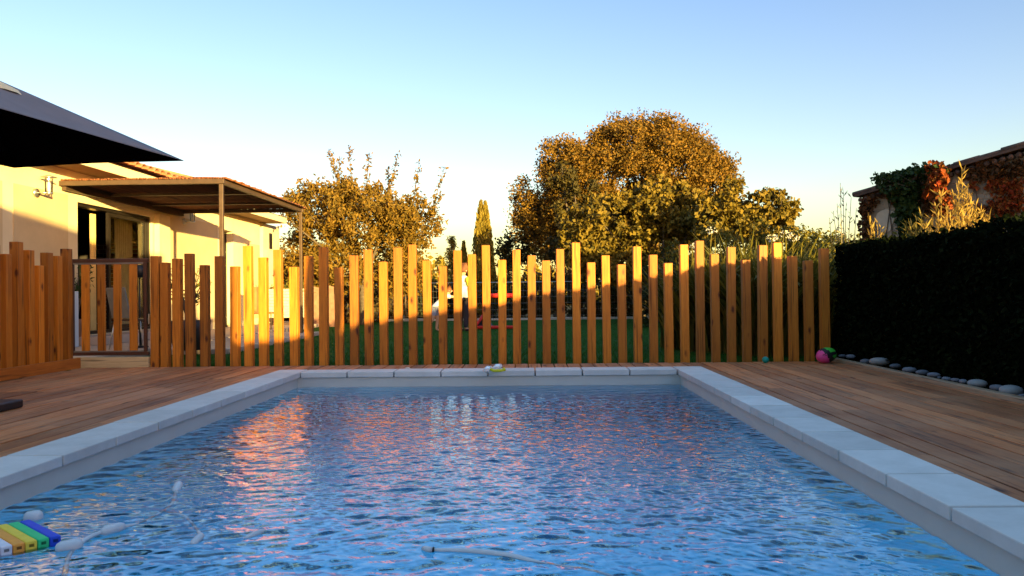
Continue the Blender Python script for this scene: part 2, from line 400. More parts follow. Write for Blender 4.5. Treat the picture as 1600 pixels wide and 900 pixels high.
for f in ((b3, b2, b1, b0), tuple([b0, b1] + ii[0, ::-1].tolist()), tuple([b1, b2] + ii[::-1, -1].tolist()), tuple([b2, b3] + ii[-1, :].tolist()), tuple([b3, b0] + ii[:, 0].tolist())):
    mb.f.append(f); mb.m.append(0); mb.sm.append(False)
struct(mb.build('pool_water', M_water))

# deck
mb = MB(); x = -5.18; bw, gp = .134, .013
OX0, OX1, OY1, OYn = PX0 - CO - .004, PX1 + CO + .004, PY1 + CO + .004, ys[-1] - CO - .004
def board(x0, x1, y0, y1):
    y = y0; first = True
    while y < y1 - .02:
        L = random.uniform(.8, 3.4) if first else random.uniform(2.2, 3.6); first = False
        e_ = min(y + L, y1)
        if y1 - e_ < .3: e_ = y1
        mb.box((x0, y + .0015, -.026), (x1, e_ - .0015, random.uniform(-.003, .001))); y = e_
def cols(x0, x1, y0, y1):
    x = x0
    while x < x1 - .03:
        xe = min(x + bw, x1); board(x, xe, y0, y1); x = xe + gp
YD = YF - .05
cols(-5.18, OX0, -1.5, YD); cols(OX0 + gp, OX1, OY1, YD); cols(OX1 + gp, 3.50, -1.5, YD); cols(OX0 + gp, OX1, -1.5, OYn)
struct(mb.build('pool_deck', M_deck, bevel=.003))
mb = MB(); mb.box((-5.18, YD - .035, -.16), (3.5, YD - .004, -.027)); struct(mb.build('deck_fascia', M_base))

# ------------------------------------------------------------------ post fence
posts = [(232,248,400),(249,262,410),(267,282,404),(287,302,396),(310,325,414),(333,348,400),(357,372,416),(379,394,384),(402,417,402),(426,440,390),(450,466,417),(473,487,400),(496,511,386),(522,535,418),(544,559,399),(567,582,390),(591,605,409),(613,628,387),(637,650,382),(660,674,407),(684,697,416),(707,720,391),(731,744,397),(753,766,383),(777,790,406),(800,812,390),(823,836,399),(847,859,407),(870,882,389),(894,906,379),(917,930,410),(941,954,399),(966,978,413),(990,1002,385),(1014,1027,398),(1039,1051,411),(1063,1076,382),(1088,1100,376),(1111,1125,397),(1136,1149,386),(1160,1174,406),(1184,1199,383),(1209,1223,379),(1233,1248,400),(1258,1272,407),(1282,1297,388)]
fence = thing('post_fence', (-.4, YF, -.1), 'long fence of orange pine posts of uneven height across the far end of the deck', 'fence')
for (a, b_, tp) in posts:
    p = at((a + b_)/2, tp, Y=YF); wdt = .092 if b_ - a < 15 else .096
    x0 = p.x; tw = random.uniform(-.04, .04); ln = random.uniform(-.006, .006)
    Mx = Matrix.Translation((x0, YF + .045, -.14)) @ Matrix.Rotation(ln, 4, 'Y') @ Matrix.Rotation(tw, 4, 'Z')
    m_ = MB(); m_.box((-wdt/2, -.045, 0), (wdt/2, .045, p.z + .14), 0, Mx)
    m_.build('post', M_post, fence, bevel=.005, loc=(x0, YF + .045, .5))
m_ = MB(); m_.box((-4.4, YF + .005, -.13), (3.55, YF + .09, -.07)); m_.build('ground_rail', M_base, fence)

sf = thing('side_fence', (-5.25, 7.6, 0), 'short run of orange posts with a base board left of the gate', 'fence')
for (cx_, tp, y) in [(None, 1.31, 6.95), (None, 1.40, 7.12), (None, 1.26, 7.30), (None, 1.35, 7.47), (5, 397, 7.64), (17, 378, 7.82), (36, 391, 8.0), (53, 415, 8.16), (66, 395, 8.32), (83, 400, 8.49), (95, 389, 8.68)]:
    z = tp if cx_ is None else at(cx_, tp, Y=y).z
    Mx = Matrix.Translation((-5.26, y, 0)) @ Matrix.Rotation(random.uniform(-.03, .03), 4, 'Z')
    m_ = MB(); m_.box((-.046, -.045, .0), (.046, .045, z), 0, Mx); m_.build('post', M_post, sf, bevel=.005, loc=(-5.26, y, .5))
m_ = MB(); m_.box((-5.209, 6.7, .003), (-5.17, 8.80, .125)); m_.build('base_board', M_base, sf, bevel=.004)

gate = thing('garden_gate', (-4.88, YF, .12), 'slatted pine gate in a dark metal frame at the left end of the fence', 'gate')
gx0, gx1 = at(107, 480, Y=YF).x, at(231, 480, Y=YF).x; gz0, gz1 = .135, 1.275
m_ = MB()
m_.box((gx0, YF, gz1 - .045), (gx1, YF + .04, gz1)); m_.box((gx0, YF, gz0), (gx1, YF + .04, gz0 + .04))
m_.box((gx0 + .02, YF + .002, gz0 + .04), (gx0 + .055, YF + .038, gz1 - .045)); m_.box((gx1 - .055, YF + .002, gz0 + .04), (gx1 - .02, YF + .038, gz1 - .045))
m_.build('gate_frame', plain('gate_paint', (.085, .032, .018), .45, .2), gate, bevel=.004)
for (za_, zb_) in ((gz0 + .041, gz0 + .056), (gz1 - .066, gz1 - .046)):
    m_ = MB(); m_.box((gx0 + .056, YF + .004, za_), (gx1 - .056, YF + .012, zb_)); m_.build('inner_trim', plain('grey_trim', (.20, .16, .13), .5, .3), gate)
for k, cx_ in enumerate((132, 157, 182, 207)):
    xx = at(cx_, 480, Y=YF).x
    m_ = MB(); m_.box((xx - .046, YF + .013, gz0 + .041), (xx + .046, YF + .037, gz1 - .046)); m_.build('slat', M_post, gate, bevel=.003, loc=(xx, YF + .02, .6))
for z in (.33, 1.13):
    m_ = MB(); m_.box((gx0 - .022, YF - .012, z - .055), (gx0 - .004, YF + .01, z + .055)); m_.tube([(gx0 - .013, YF - .014, z - .06), (gx0 - .013, YF - .014, z + .06)], .009, 8); m_.build('hinge', M_steel, gate)
m_ = MB(); m_.box((gx1 + .002, YF + .002, .50), (gx1 + .016, YF + .03, .62)); m_.build('latch', M_steel, gate)
m_ = MB(); m_.box((gx0 + .03, YF - .02, -.03), (gx1 + .01, YF + .06, .115)); tag(m_.build('threshold_beam', M_pale, bevel=.004), 'pale raw timber beam lying under the gate', 'timber beam')

# ------------------------------------------------------------------ right side: kerb, pebbles, hedge
mb = MB(); mb.box((3.506, -1.5, -.1), (3.585, 9.15, .035)); struct(mb.build('deck_kerb', wood('kerb_timber', (.36, .25, .16), (.24, .16, .09), (.14, .08, .04), 'y'), bevel=.006))
HX = 3.74
hd = thing('garden_hedge', (4.1, 4, -.1), 'tall dense near black clipped hedge along the right side of the deck', 'hedge')
mb = MB()
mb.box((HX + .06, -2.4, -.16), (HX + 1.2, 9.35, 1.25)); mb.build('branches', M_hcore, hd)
mb = MB(); hy_ = rng.uniform(-2.4, 9.4, 9000)
def facep(n, x, y0, y1, z0, z1, jit): return np.stack([x + rng.normal(0, jit, n), rng.uniform(y0, y1, n), rng.uniform(z0, z1, n)], 1)
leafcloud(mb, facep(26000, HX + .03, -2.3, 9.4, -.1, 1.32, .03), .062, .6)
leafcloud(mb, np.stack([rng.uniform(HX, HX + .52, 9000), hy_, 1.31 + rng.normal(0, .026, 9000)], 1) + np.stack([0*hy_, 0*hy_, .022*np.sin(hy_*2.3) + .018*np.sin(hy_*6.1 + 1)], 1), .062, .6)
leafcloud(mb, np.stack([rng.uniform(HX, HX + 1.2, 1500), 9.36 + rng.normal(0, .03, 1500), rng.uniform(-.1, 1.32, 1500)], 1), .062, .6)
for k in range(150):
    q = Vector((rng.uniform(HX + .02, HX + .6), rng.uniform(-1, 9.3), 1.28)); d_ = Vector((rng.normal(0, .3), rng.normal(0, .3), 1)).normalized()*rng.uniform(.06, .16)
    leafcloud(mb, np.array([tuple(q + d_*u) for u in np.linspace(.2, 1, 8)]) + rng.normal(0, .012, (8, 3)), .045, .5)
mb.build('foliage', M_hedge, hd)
hd2 = thing('boundary_hedge', (4.9, 17, -.1), 'dark unlit hedge running on behind the strap leaved plants', 'hedge')
mb = MB(); mb.box((4.7, 9.6, -.16), (5.2, 26, 1.28)); mb.build('branches', M_hcore, hd2)
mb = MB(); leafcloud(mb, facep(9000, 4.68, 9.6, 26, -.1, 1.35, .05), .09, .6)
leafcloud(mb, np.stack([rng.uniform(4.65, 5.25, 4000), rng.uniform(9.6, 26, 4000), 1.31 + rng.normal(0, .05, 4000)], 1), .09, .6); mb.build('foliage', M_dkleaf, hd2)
mb = MB(); mb.add([(3.586, -1.5, -.02), (HX + .1, -1.5, -.02), (HX + .1, 9.3, -.02), (3.586, 9.3, -.02)], [(0, 1, 2, 3)]); struct(mb.build('pebble_bed', plain('dark_soil', (.02, .017, .013), .95, bump=.5)))
tones = [(.09, .10, .12), (.15, .16, .185), (.12, .125, .145), (.24, .24, .235)]
pm = [plain('pebble_grey', c_, .7, var=.12, scale=20, bump=.1) for c_ in tones]
pebs = [(1316,556,12,0),(1329,557,15,1),(1352,565,20,2),(1374,565,31,3),(1399,572,18,0),(1421,578,21,1),(1441,582,20,2),(1459,586,20,1),(1468,590,9,0),(1479,592,16,1),(1493,594,15,2),(1505,596,17,1),(1527,599,29,3),(1558,606,24,2),(1580,611,42,3),(1599,619,18,0)]
names_p = ['small dark pebble beside the pink ball under the hedge', 'small blue grey pebble second from the pink ball', 'flat grey pebble just left of the first large pale one', 'large pale rounded pebble at the far end of the row',
 'dark pebble just right of the farthest large pale pebble', 'bluish pebble midway along the hedge, left of a rounder one', 'round mid grey pebble in the middle of the hedge row', 'flat bluish pebble right of the round mid grey one',
 'tiniest dark pebble of the row under the hedge', 'thin pale pebble right of the tiniest one', 'flat grey pebble midway between the tiniest and the large oval one', 'flat slate pebble touching the left of the large oval one',
 'large pale oval pebble second nearest of the big ones', 'mid grey pebble tucked behind the biggest pebble', 'biggest pale pebble of the row at the right edge', 'dark pebble cut by the right edge of the photo']
for (px, py, wd, tn), lb in zip(pebs, names_p):
    p = at(px, py, X=3.67); d = p.y; rad = wd/2*d/FPX
    x_ = 3.60 + rad*.55 + .02
    p = at(px, py, X=x_); 
    M_ = Matrix.Rotation(random.uniform(0, 3), 3, 'Z') @ Matrix.Rotation(random.uniform(-.12, .12), 3, 'X') @ Matrix.Diagonal((1, random.uniform(.7, .85), .42))
    prof = [(rad*math.sin(a)*(1 + .04*math.sin(3*a)), -rad*math.cos(a)) for a in np.linspace(0.01, math.pi - .01, 12)]
    m_ = MB(); m_.lathe(prof, (x_, p.y, max(.0 + rad*.36, p.z)), 18, M=M_)
    tag(m_.build('pebble', pm[tn]), lb, 'pebble', 'pebbles lined up under the hedge')

# balls and small things on the deck
p = at(1291, 552, Y=8.66); bc = Vector((p.x, 8.66, .088))
ang = R(-12); Mb = Matrix.Rotation(R(18), 3, 'Z') @ Matrix.Rotation(R(78), 3, 'Y')
ball = thing('toy_ball', bc - Vector((0, 0, .088)), 'pink, black and green oval ball by the last fence post', 'ball')
prof = [(.086*math.sin(a), -.122*math.cos(a)) for a in np.linspace(0.01, math.pi - .01, 25)]
mats = [plain('pink_foam', (.75, .07, .26), .5, var=.06), plain('black_foam', (.012, .012, .012), .5), plain('green_foam', (.05, .42, .04), .5, var=.06)]
def bm_(i, k):
    if i < 9 + 2.0*math.cos(2*math.pi*k/28): return 0 
    if i < 13 + 2.5*math.cos(2*math.pi*k/28): return 1
    return 2 if (k % 14) not in (5, 6) else 1
m_ = MB(); m_.lathe(prof, bc, 28, M=Mb, mf=bm_); m_.build('shell', mats, ball)
m_ = MB()
for k in range(6):
    q = Vector((-.075 + k*.014, -.077 - .004*math.sin(k), .006 + .006*math.sin(2.1*k)))
    q = bc + Vector((q.x + .01, q.y - .008, q.z + .01)); m_.tube([q + Vector((-.005, 0, -.011)), q + Vector((0, -.002, .004)), q + Vector((.006, 0, -.009))], .0028, 5)
m_.build('lettering', mats[1], ball)
p = at(1196, 562, Y=8.72); m_ = MB(); m_.lathe([(.037*math.sin(a), -.037*math.cos(a)) for a in np.linspace(.01, 3.13, 14)], (p.x, 8.72, .038), 18)
tag(m_.build('small_ball', plain('teal_rubber', (.01, .30, .24), .4)), 'small teal ball on the deck in front of the fence', 'ball')
# goggles left on the coping
p = at(770, 578, Z=.05); gz = .031
gg = thing('swim_mask', (p.x, p.y, gz), 'clear swim mask with a yellow strap left on the far pool edge', 'swim mask')
t = NT('clear_silicone'); t.set((.85, .8, .78), .25); t.p.inputs['Transmission Weight'].default_value = .5; M_sil = t.m
M_yel = plain('yellow_strap', (.62, .55, .02), .5)
for sx in (-.05, .046):
    m_ = MB(); pts = [(p.x + sx + .042*math.cos(a), p.y + .036*math.sin(a), gz + .036 + .02*math.sin(a + .6) + (.012 if sx > 0 else -.008)) for a in np.linspace(0, 2*math.pi, 15)]
    m_.tube(pts, .010, 7, caps=False); m_.build('eye_cup', M_sil, gg)
    m_ = MB(); m_.lathe([(.001, .006), (.034, .002), (.035, -.004)], (p.x + sx, p.y, gz + .038 + (.012 if sx > 0 else -.008)), 14, M=Matrix.Rotation(R(55), 3, 'X')); m_.build('lens', M_sil, gg)
m_ = MB(); m_.tube([(p.x - .02, p.y - .045, gz + .03), (p.x + .01, p.y - .06, gz + .017), (p.x + .07, p.y - .062, gz + .017), (p.x + .12, p.y - .03, gz + .022), (p.x + .11, p.y + .02, gz + .03)], .015, 7); m_.build('strap', M_yel, gg)
p = at(637, 577.5, Z=.0); m_ = MB(); m_.lathe([(.03*math.sin(a), -.012*math.cos(a)) for a in np.linspace(.01, 3.13, 8)], (p.x, p.y, .0135), 9)
tag(m_.build('white_stone', M_petal), 'tiny white stone chip on the deck boards by the far pool edge', 'stone')

# ------------------------------------------------------------------ things floating in the pool
def wpt(px, py, dz=0): p = at(px, py, Z=ZW + dz); return Vector((p.x, p.y, ZW + dz))
hose = thing('pool_cleaner_hose', wpt(240, 850), 'thin white pool cleaner hose with floats in the left of the water', 'pool hose')
def float_(a, b_, r=.022, par=hose):
    a, b_ = Vector(a), Vector(b_); m_ = MB()
    ks = [0, .06, .2, .5, .8, .94, 1]; rr = [.35, .7, .95, 1, .95, .7, .35]
    m_.tube([a.lerp(b_, k) for k in ks], [r*q for q in rr], 10); m_.build('float', M_white, par)
float_(wpt(274, 770, -.012), wpt(280, 755, .008), .022)
float_(wpt(158, 832, .012), wpt(195, 822, .012))
float_(wpt(86, 858, .005), wpt(130, 850, .008), .026)
float_(wpt(38, 810, .005), wpt(66, 807, .01), .03)
float_(wpt(300, 852, -.004), wpt(316, 836, .004), .016)
float_(wpt(383, 842, -.002), wpt(414, 829, -.004), .014)
def smooth(pts, n=8):
    out = []; P_ = [pts[0]] + pts + [pts[-1]]
    for i in range(1, len(P_) - 2):
        a, b_, c_, d_ = P_[i-1], P_[i], P_[i+1], P_[i+2]
        for k in range(n):
            u = k/n; out.append(.5*((2*b_) + (c_ - a)*u + (2*a - 5*b_ + 4*c_ - d_)*u*u + (3*b_ - a - 3*c_ + d_)*u**3))
    out.append(pts[-1]); return out
m_ = MB(); m_.tube(smooth([wpt(276, 768, -.02), wpt(268, 795, -.03), wpt(235, 815, -.02), wpt(195, 823, .005), wpt(158, 832, .01), wpt(130, 846, .004), wpt(112, 868, -.02), wpt(104, 895, -.04), wpt(100, 930, -.05)]), .009, 7); m_.build('hose', M_white, hose)
m_ = MB(); m_.tube(smooth([wpt(314, 836, .0), wpt(300, 822, -.02), wpt(285, 815, -.04), wpt(250, 812, -.05)]), .007, 7); m_.build('hose', M_white, hose)
h2 = thing('drifting_hose', wpt(780, 870), 'white hose end drifting just under the water near the bottom middle', 'pool hose')
m_ = MB(); pts = smooth([wpt(676, 860, .0), wpt(740, 862, .003), wpt(800, 870, -.001), wpt(850, 882, -.008), wpt(905, 893, -.02), wpt(960, 915, -.05)]); m_.tube(pts, [.008 + .005*math.sin(math.pi*min(1, i/len(pts)*1.6)) for i in range(len(pts))], 9); m_.build('hose', M_white, h2)
m_ = MB(); m_.tube([wpt(660, 857, .002), wpt(666, 858, .004), wpt(675, 860, .005)], [.006, .012, .012], 9); m_.build('end_cap', M_white, h2)
m_ = MB(); m_.tube([wpt(676, 860, .002), wpt(678.5, 860, .002)], .013, 9); m_.build('collar', M_black, h2)
# rainbow raft of foam bars
raft = thing('foam_raft', wpt(30, 850), 'floating rainbow raft of coloured foam bars at the lower left of the pool', 'pool float')
A, B = at(96, 836, Z=ZW + .032), at(47, 811, Z=ZW + .032)      # near and far end of the blue bar
dr = Vector((B.x - A.x, B.y - A.y, 0)); Ln = dr.length; dr.normalize(); sd = Vector((dr.y, -dr.x, 0))
E0 = Vector((A.x, A.y, 0)); E1 = at(0, 855, Z=ZW + .032); E1 = Vector((E1.x, E1.y, 0))
step = (E1 - E0)/5.0
colr = [('blue_foam', (.02, .07, .55)), ('green_foam_bar', (.03, .55, .20)), ('yellow_foam', (.85, .60, .06)), ('orange_foam', (.85, .33, .05)), ('white_foam', (.72, .68, .72)), ('violet_foam', (.22, .08, .4))]
for k, (nm, cc) in enumerate(colr):
    o_ = E0 + step*k; z0, z1 = ZW - .035, ZW + .032; wv_ = step*.97
    a0, a1, b0_, b1_ = o_, o_ + wv_, o_ + dr*Ln, o_ + dr*Ln + wv_
    vs = [(q.x, q.y, z) for z in (z0, z1) for q in (a0, a1, b1_, b0_)]
    m_ = MB(); m_.add(vs, [(3, 2, 1, 0), (4, 5, 6, 7), (0, 1, 5, 4), (1, 2, 6, 5), (2, 3, 7, 6), (3, 0, 4, 7)])
    bar = m_.build('foam_bar', plain(nm, cc, .6, var=.06, scale=30), raft, bevel=.006)
    bar['label'] = nm.split('_')[0] + ' foam bar of the raft'
    c0 = o_ + wv_*.3 - dr*.0015; c1 = o_ + wv_*.72 - dr*.0015; z0, z1 = ZW + .010, ZW + .021
    m_ = MB(); m_.add([(c0.x, c0.y, z0), (c1.x, c1.y, z0), (c1.x, c1.y, z1), (c0.x, c0.y, z1)], [(0, 1, 2, 3)])
    sl_ = m_.build('painted_slot', plain(nm + '_slot_shade', tuple(q*.25 for q in cc), .8), bar)  # flat quad in darkened foam colour paints the shade inside a slot

# ------------------------------------------------------------------ parasol
Cc = at(287, 251.5, Y=7.0)
u1 = Vector((-.38, -2.6, 0)); u2 = Vector((-1.75, .25, 0))
par = thing('cantilever_parasol', (-4.5, 5.4, 0), 'big charcoal rectangular parasol over the left of the deck', 'parasol')
cs = [Cc, Cc + u1, Cc + u1 + u2, Cc + u2]; apx = sum(cs, Vector())/4; apx.z = at(-36, 112, Y=apx.y).z
M_blk2 = plain('black_rod', (.004, .004, .004), .9, spec=0)
m_ = MB(); nseg = 10; vs = []; fs = []
for s_ in range(4):
    a, b_ = cs[s_], cs[(s_+1) % 4]; base = len(vs)
    for i in range(nseg + 1):
        for j in range(nseg + 1):
            u = i/nseg; v = j/nseg; q = apx.lerp(a.lerp(b_, v), u)
            q = q + Vector((0, 0, -.06*math.sin(math.pi*v)*math.sin(math.pi*min(1, u*.9))*u)) + (apx - q).normalized()*.06*math.sin(math.pi*v)*u**3
            vs.append(q)
    for i in range(nseg):
        for j in range(nseg):
            q = base + i*(nseg+1) + j; fs.append((q, q + nseg + 1, q + nseg + 2, q + 1))
m_.add(vs, fs, smooth=True)
cn = m_.build('canopy', [plain('black_underside', (.004, .003, .004), .95, spec=0), M_canopy], par); so = cn.modifiers.new('solid', 'SOLIDIFY'); so.thickness = .004; so.material_offset = 1; so.offset = -1  # outer side charcoal, underside black
for s_ in range(4):
    for tgt in (cs[s_], cs[s_].lerp(cs[(s_+1) % 4], .5)):
        m_ = MB(); a = apx - Vector((0, 0, .10)); b_ = tgt + (apx - tgt).normalized()*.32 - Vector((0, 0, .10 if tgt in cs else .15)); m_.bar(a, b_, .014, .016); m_.build('rib', M_blk2, par)
m_ = MB(); m_.lathe([(.30, -.165), (.27, -.125), (.18, -.08), (.08, -.05), (.001, -.045)], (apx.x, apx.y, apx.z), 20); m_.build('vent_cap', plain('cream_canvas', (.62, .52, .34), .85), par)
pb = Vector((-4.75, 5.0, 0))
m_ = MB(); m_.tube([pb, pb + Vector((0, 0, 3.35))], .045, 12); m_.build('pole', M_black, par)
m_ = MB(); m_.tube([pb + Vector((0, 0, 3.3)), pb.lerp(apx, .25) + Vector((0, 0, 2.5)), apx - Vector((0, 0, .10))], .035, 10); m_.build('arm', M_black, par)
q = at(24, 634, Z=.03)
m_ = MB()
bx_ = q.x; by_ = q.y
for i in range(2):
    for j in range(2): m_.box((bx_ - .98 + i*.49, by_ - .86 + j*.49, .004), (bx_ - .98 + i*.49 + .48, by_ - .86 + j*.49 + .48, .065))
m_.build('base_plate', M_black, par, bevel=.012)

# ------------------------------------------------------------------ house on the left
WX = -7.3
house = thing('garden_house', (-9, 14, 0), 'cream rendered single storey house with terracotta roof on the left', 'house')
m_ = MB(); zt_ = 2.86; th = .3
dy0, dy1, dz0, dz1 = 12.36, 14.87, .20, 2.38
wy0, wy1, wz1 = 18.35, 19.0, 2.42
def wall(y0, y1, z0, z1, mi=0, x=WX): m_.box((x - th, y0, z0), (x, y1, z1), mi)
wall(5.0, dy0, -.1, zt_); wall(dy0, dy1, dz1, zt_); wall(dy0, dy1, -.1, dz0); wall(dy1, wy0, -.1, zt_)
wall(wy0, wy1, wz1, zt_); wall(wy1, 20.9, -.1, zt_)
m_.box((-13, 4.7, -.1), (WX - th, 5.0, zt_)); m_.box((-13, 20.9, -.1), (WX - th, 21.2, zt_)); m_.box((-13, 5, -.1), (-12.7, 20.9, zt_))
m_.build('wall', M_wallc, house)
for (ya_, yb_, zz_) in ((10.78, 12.08, 2.46), (15.45, 18.0, 2.5), (19.75, 20.85, 2.2), (6, 10.55, 2.46)):
    m_ = MB(); m_.box((WX + .001, ya_, .22), (WX + .012, yb_, zz_)); m_.build('render_panel', M_wallb, house)
m_ = MB(); m_.box((WX, 14.95, .05), (WX + .10, 15.4, 2.44)); m_.build('pilaster', M_wallc, house)
m_ = MB(); m_.box((WX + .013, 12.2, .05), (WX + .5, 15.0, .19)); m_.build('door_step', M_terr, house, bevel=.01)
m_ = MB(); m_.box((WX - .31, 20.9 + .305, -.1), (WX - .01, 22.6, 2.84)); m_.build('stone_wing', plain('pale_stone', (.60, .50, .34), .9, var=.18, scale=2.5, bump=.5), house)
m_ = MB(); y_ = at(423, 355, X=WX).y; m_.box((WX - .008, y_ - .12, 2.15), (WX + .004, y_ + .12, 2.6)); m_.build('slit_window', M_frame, house)
# interior
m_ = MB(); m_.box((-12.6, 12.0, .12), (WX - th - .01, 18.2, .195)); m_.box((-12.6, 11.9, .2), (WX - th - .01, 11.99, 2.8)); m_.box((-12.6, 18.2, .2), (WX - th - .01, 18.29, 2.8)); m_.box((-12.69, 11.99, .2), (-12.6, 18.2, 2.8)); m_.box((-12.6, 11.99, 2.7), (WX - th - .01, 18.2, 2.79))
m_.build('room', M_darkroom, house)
m_ = MB(); m_.box((-9.6, 17.0, .2), (-7.7, 17.3, 2.02)); m_.build('brick_chimney_breast', M_brick, house)
sdn = MB(); 
def fr(y0, y1, z0, z1, x0=WX - .2, x1=WX - .12, wd=.06):
    sdn.box((x0, y0, z0), (x1, y0 + wd, z1)); sdn.box((x0, y1 - wd, z0), (x1, y1, z1)); sdn.box((x0, y0 + wd, z1 - wd), (x1, y1 - wd, z1)); sdn.box((x0, y0 + wd, z0), (x1, y1 - wd, z0 + wd))
fr(dy0, dy1, dz0, dz1, WX - .22, WX - .06, .05)
sliding = sdn.build('sliding_door', M_frame, house)
sdn = MB(); fr(13.45, dy1 - .055, dz0 + .055, dz1 - .055, WX - .14, WX - .09, .07); sdn.build('leaf_frame', M_frame, sliding)
m_ = MB(); m_.add([(WX - .115, 13.52, dz0 + .12), (WX - .115, dy1 - .12, dz0 + .12), (WX - .115, dy1 - .12, dz1 - .12), (WX - .115, 13.52, dz1 - .12)], [(0, 1, 2, 3)]); m_.build('pane', M_glass, sliding)
m_ = MB(); nn = 60; vs = []
for i in range(nn + 1):
    y = 14.15 + .62*i/nn; xx = WX - .36 + .035*math.sin(i*.95)
    vs += [(xx, y, .24), (xx, y, 2.30)]
m_.add(vs, [(2*i, 2*i + 2, 2*i + 3, 2*i + 1) for i in range(nn)], smooth=True); m_.build('curtain', M_cloth, house)
m_ = MB(); vs = []
for i in range(21):
    y = 13.30 + .16*i/20; xx = WX - .34 + .03*math.sin(i*1.2); vs += [(xx, y, .24), (xx, y, 2.30)]
m_.add(vs, [(2*i, 2*i + 2, 2*i + 3, 2*i + 1) for i in range(20)], smooth=True); m_.build('curtain', M_cloth, house)
sdn = MB(); fr(wy0, wy1, -.0, wz1, WX - .25, WX - .17, .05); wd_ = sdn.build('window', M_frame, house)
m_ = MB(); m_.box((WX - .22, wy0 + .05, .05), (WX - .20, wy1 - .05, wz1 - .05)); m_.build('pane', plain('dark_glass', (.01, .01, .012), .05), wd_)
# eave, fascia, tiles
EX = -6.72
m_ = MB(); m_.box((EX + .001, 4.2, 2.835), (EX - .12 + .12 - .001 - .02, 4.2, 2.835)) if False else None
m_ = MB(); m_.box((-13.4, 4.2, 2.862), (EX - .03, 21.4, 2.90)); m_.build('soffit', M_soffit, house)
m_ = MB(); m_.box((EX - .03, 4.2, 2.84), (EX, 21.4, 2.99)); m_.box((-13.4, 4.17, 2.84), (EX, 4.2, 2.99)); m_.box((-13.4, 21.4, 2.84), (EX, 21.43, 2.99)); m_.build('fascia', M_wallc, house)
m_ = MB(); pit = math.tan(R(13)); rx0 = -9.9
y = 4.25; k = 0
while y < 16.4:
    r_ = .112
    pts = []; L = EX + .08 - rx0
    for s_ in range(9):
        x0 = EX + .09 - s_*.36; z0 = 3.085 + (EX - x0 + .09)*pit
        rr = r_*random.uniform(.96, 1.05); yc = y + random.uniform(-.012, .012)
        vs = []
        for (xx, zz, q) in ((x0, z0, 1.0), (x0 - .42, z0 + .42*pit - .012, .84)):
            for a in range(8):
                an = math.pi*a/7; vs.append((xx, yc + rr*q*math.cos(an), zz + rr*q*.75*math.sin(an) - .03))
                vs.append((xx, yc + (rr - .018)*q*math.cos(an), zz + (rr - .018)*q*.75*math.sin(an) - .03))
        fs = []
        for a in range(7):
            o0 = 2*a; fs += [(o0, o0 + 2, o0 + 18, o0 + 16), (o0 + 1, o0 + 17, o0 + 19, o0 + 3), (o0, o0 + 1, o0 + 3, o0 + 2)]
        m_.add(vs, fs)
    y += .225
zr = 3.02 + (EX - rx0)*pit
m_.add([(EX + .02, 4.2, 3.0), (EX + .02, 16.5, 3.0), (rx0, 16.5, zr), (rx0, 4.2, zr)], [(0, 1, 2, 3)])
m_.add([(rx0, 4.2, zr), (rx0, 16.5, zr), (-13.4, 16.5, 3.0), (-13.4, 4.2, 3.0)], [(0, 1, 2, 3)])
m_.add([(EX + .02, 16.52, 3.0), (EX + .02, 21.4, 3.0), (-9.5, 21.4, 3.35), (-9.5, 16.52, 3.35)], [(0, 1, 2, 3)])
roof = m_.build('roof', M_tile, house)
# taller block behind
g0, g1 = at(225, 262, Y=17.6), at(301, 281, Y=17.6)
m_ = MB(); sl_ = (g0.z - g1.z)/(g1.x - g0.x); xl = -12.5; zl_ = g1.z + (g1.x - xl)*sl_
vs = [(xl, 17.6, 2.95), (g1.x, 17.6, 2.95), (g1.x, 17.6, g1.z), (xl, 17.6, zl_), (xl, 20.5, 2.95), (g1.x, 20.5, 2.95), (g1.x, 20.5, g1.z), (xl, 20.5, zl_)]
m_.add(vs, [(0, 1, 2, 3), (1, 5, 6, 2), (5, 4, 7, 6), (4, 0, 3, 7)]); m_.build('gable_wall', M_wallc, house)
m_ = MB(); m_.bar((g1.x + .1, 19, g1.z + .02), (xl, 19, zl_ + .02 + .02), 3.1, .05); m_.build('gable_roof', M_tile, house)

def wall_lamp(px, py, lb):
    p = at(px, py, X=WX + .05); y, z = p.y, p.z
    t_ = thing('wall_lamp', (WX + .015, y, z), lb, 'wall lamp', 'outdoor wall lamps on the house')
    m_ = MB(); m_.tube([(WX + .013, y - .08, z - .06), (WX + .045, y - .08, z - .06)], .065, 14); m_.build('wall_plate', M_steel, t_)
    m_ = MB(); m_.tube([(WX + .045, y - .08, z - .06), (WX + .17, y - .06, z - .06), (WX + .17, y, z - .06), (WX + .17, y, z - .03)], .014, 8); m_.build('arm', M_steel, t_)
    m_ = MB(); m_.lathe([(.05, -.06), (.055, .17)], (WX + .17, y, z), 14); m_.build('glass_tube', M_glass, t_)
    m_ = MB(); m_.lathe([(.001, .215), (.04, .205), (.11, .185), (.11, .175), (.001, .173)], (WX + .17, y, z), 18); m_.build('cap', M_steel, t_)
    m_ = MB(); m_.lathe([(.001, -.08), (.055, -.075), (.06, -.045), (.001, -.04)], (WX + .17, y, z), 14); m_.build('lamp_base', M_steel, t_)
    m_ = MB(); m_.lathe([(.001, -.04), (.022, -.03), (.026, .06), (.018, .10), (.001, .115)], (WX + .17, y, z), 10); m_.build('bulb', M_white, t_)
wall_lamp(64, 296, 'brushed steel wall lamp left of the sliding door'); wall_lamp(292, 342, 'brushed steel wall lamp under the pergola roof')

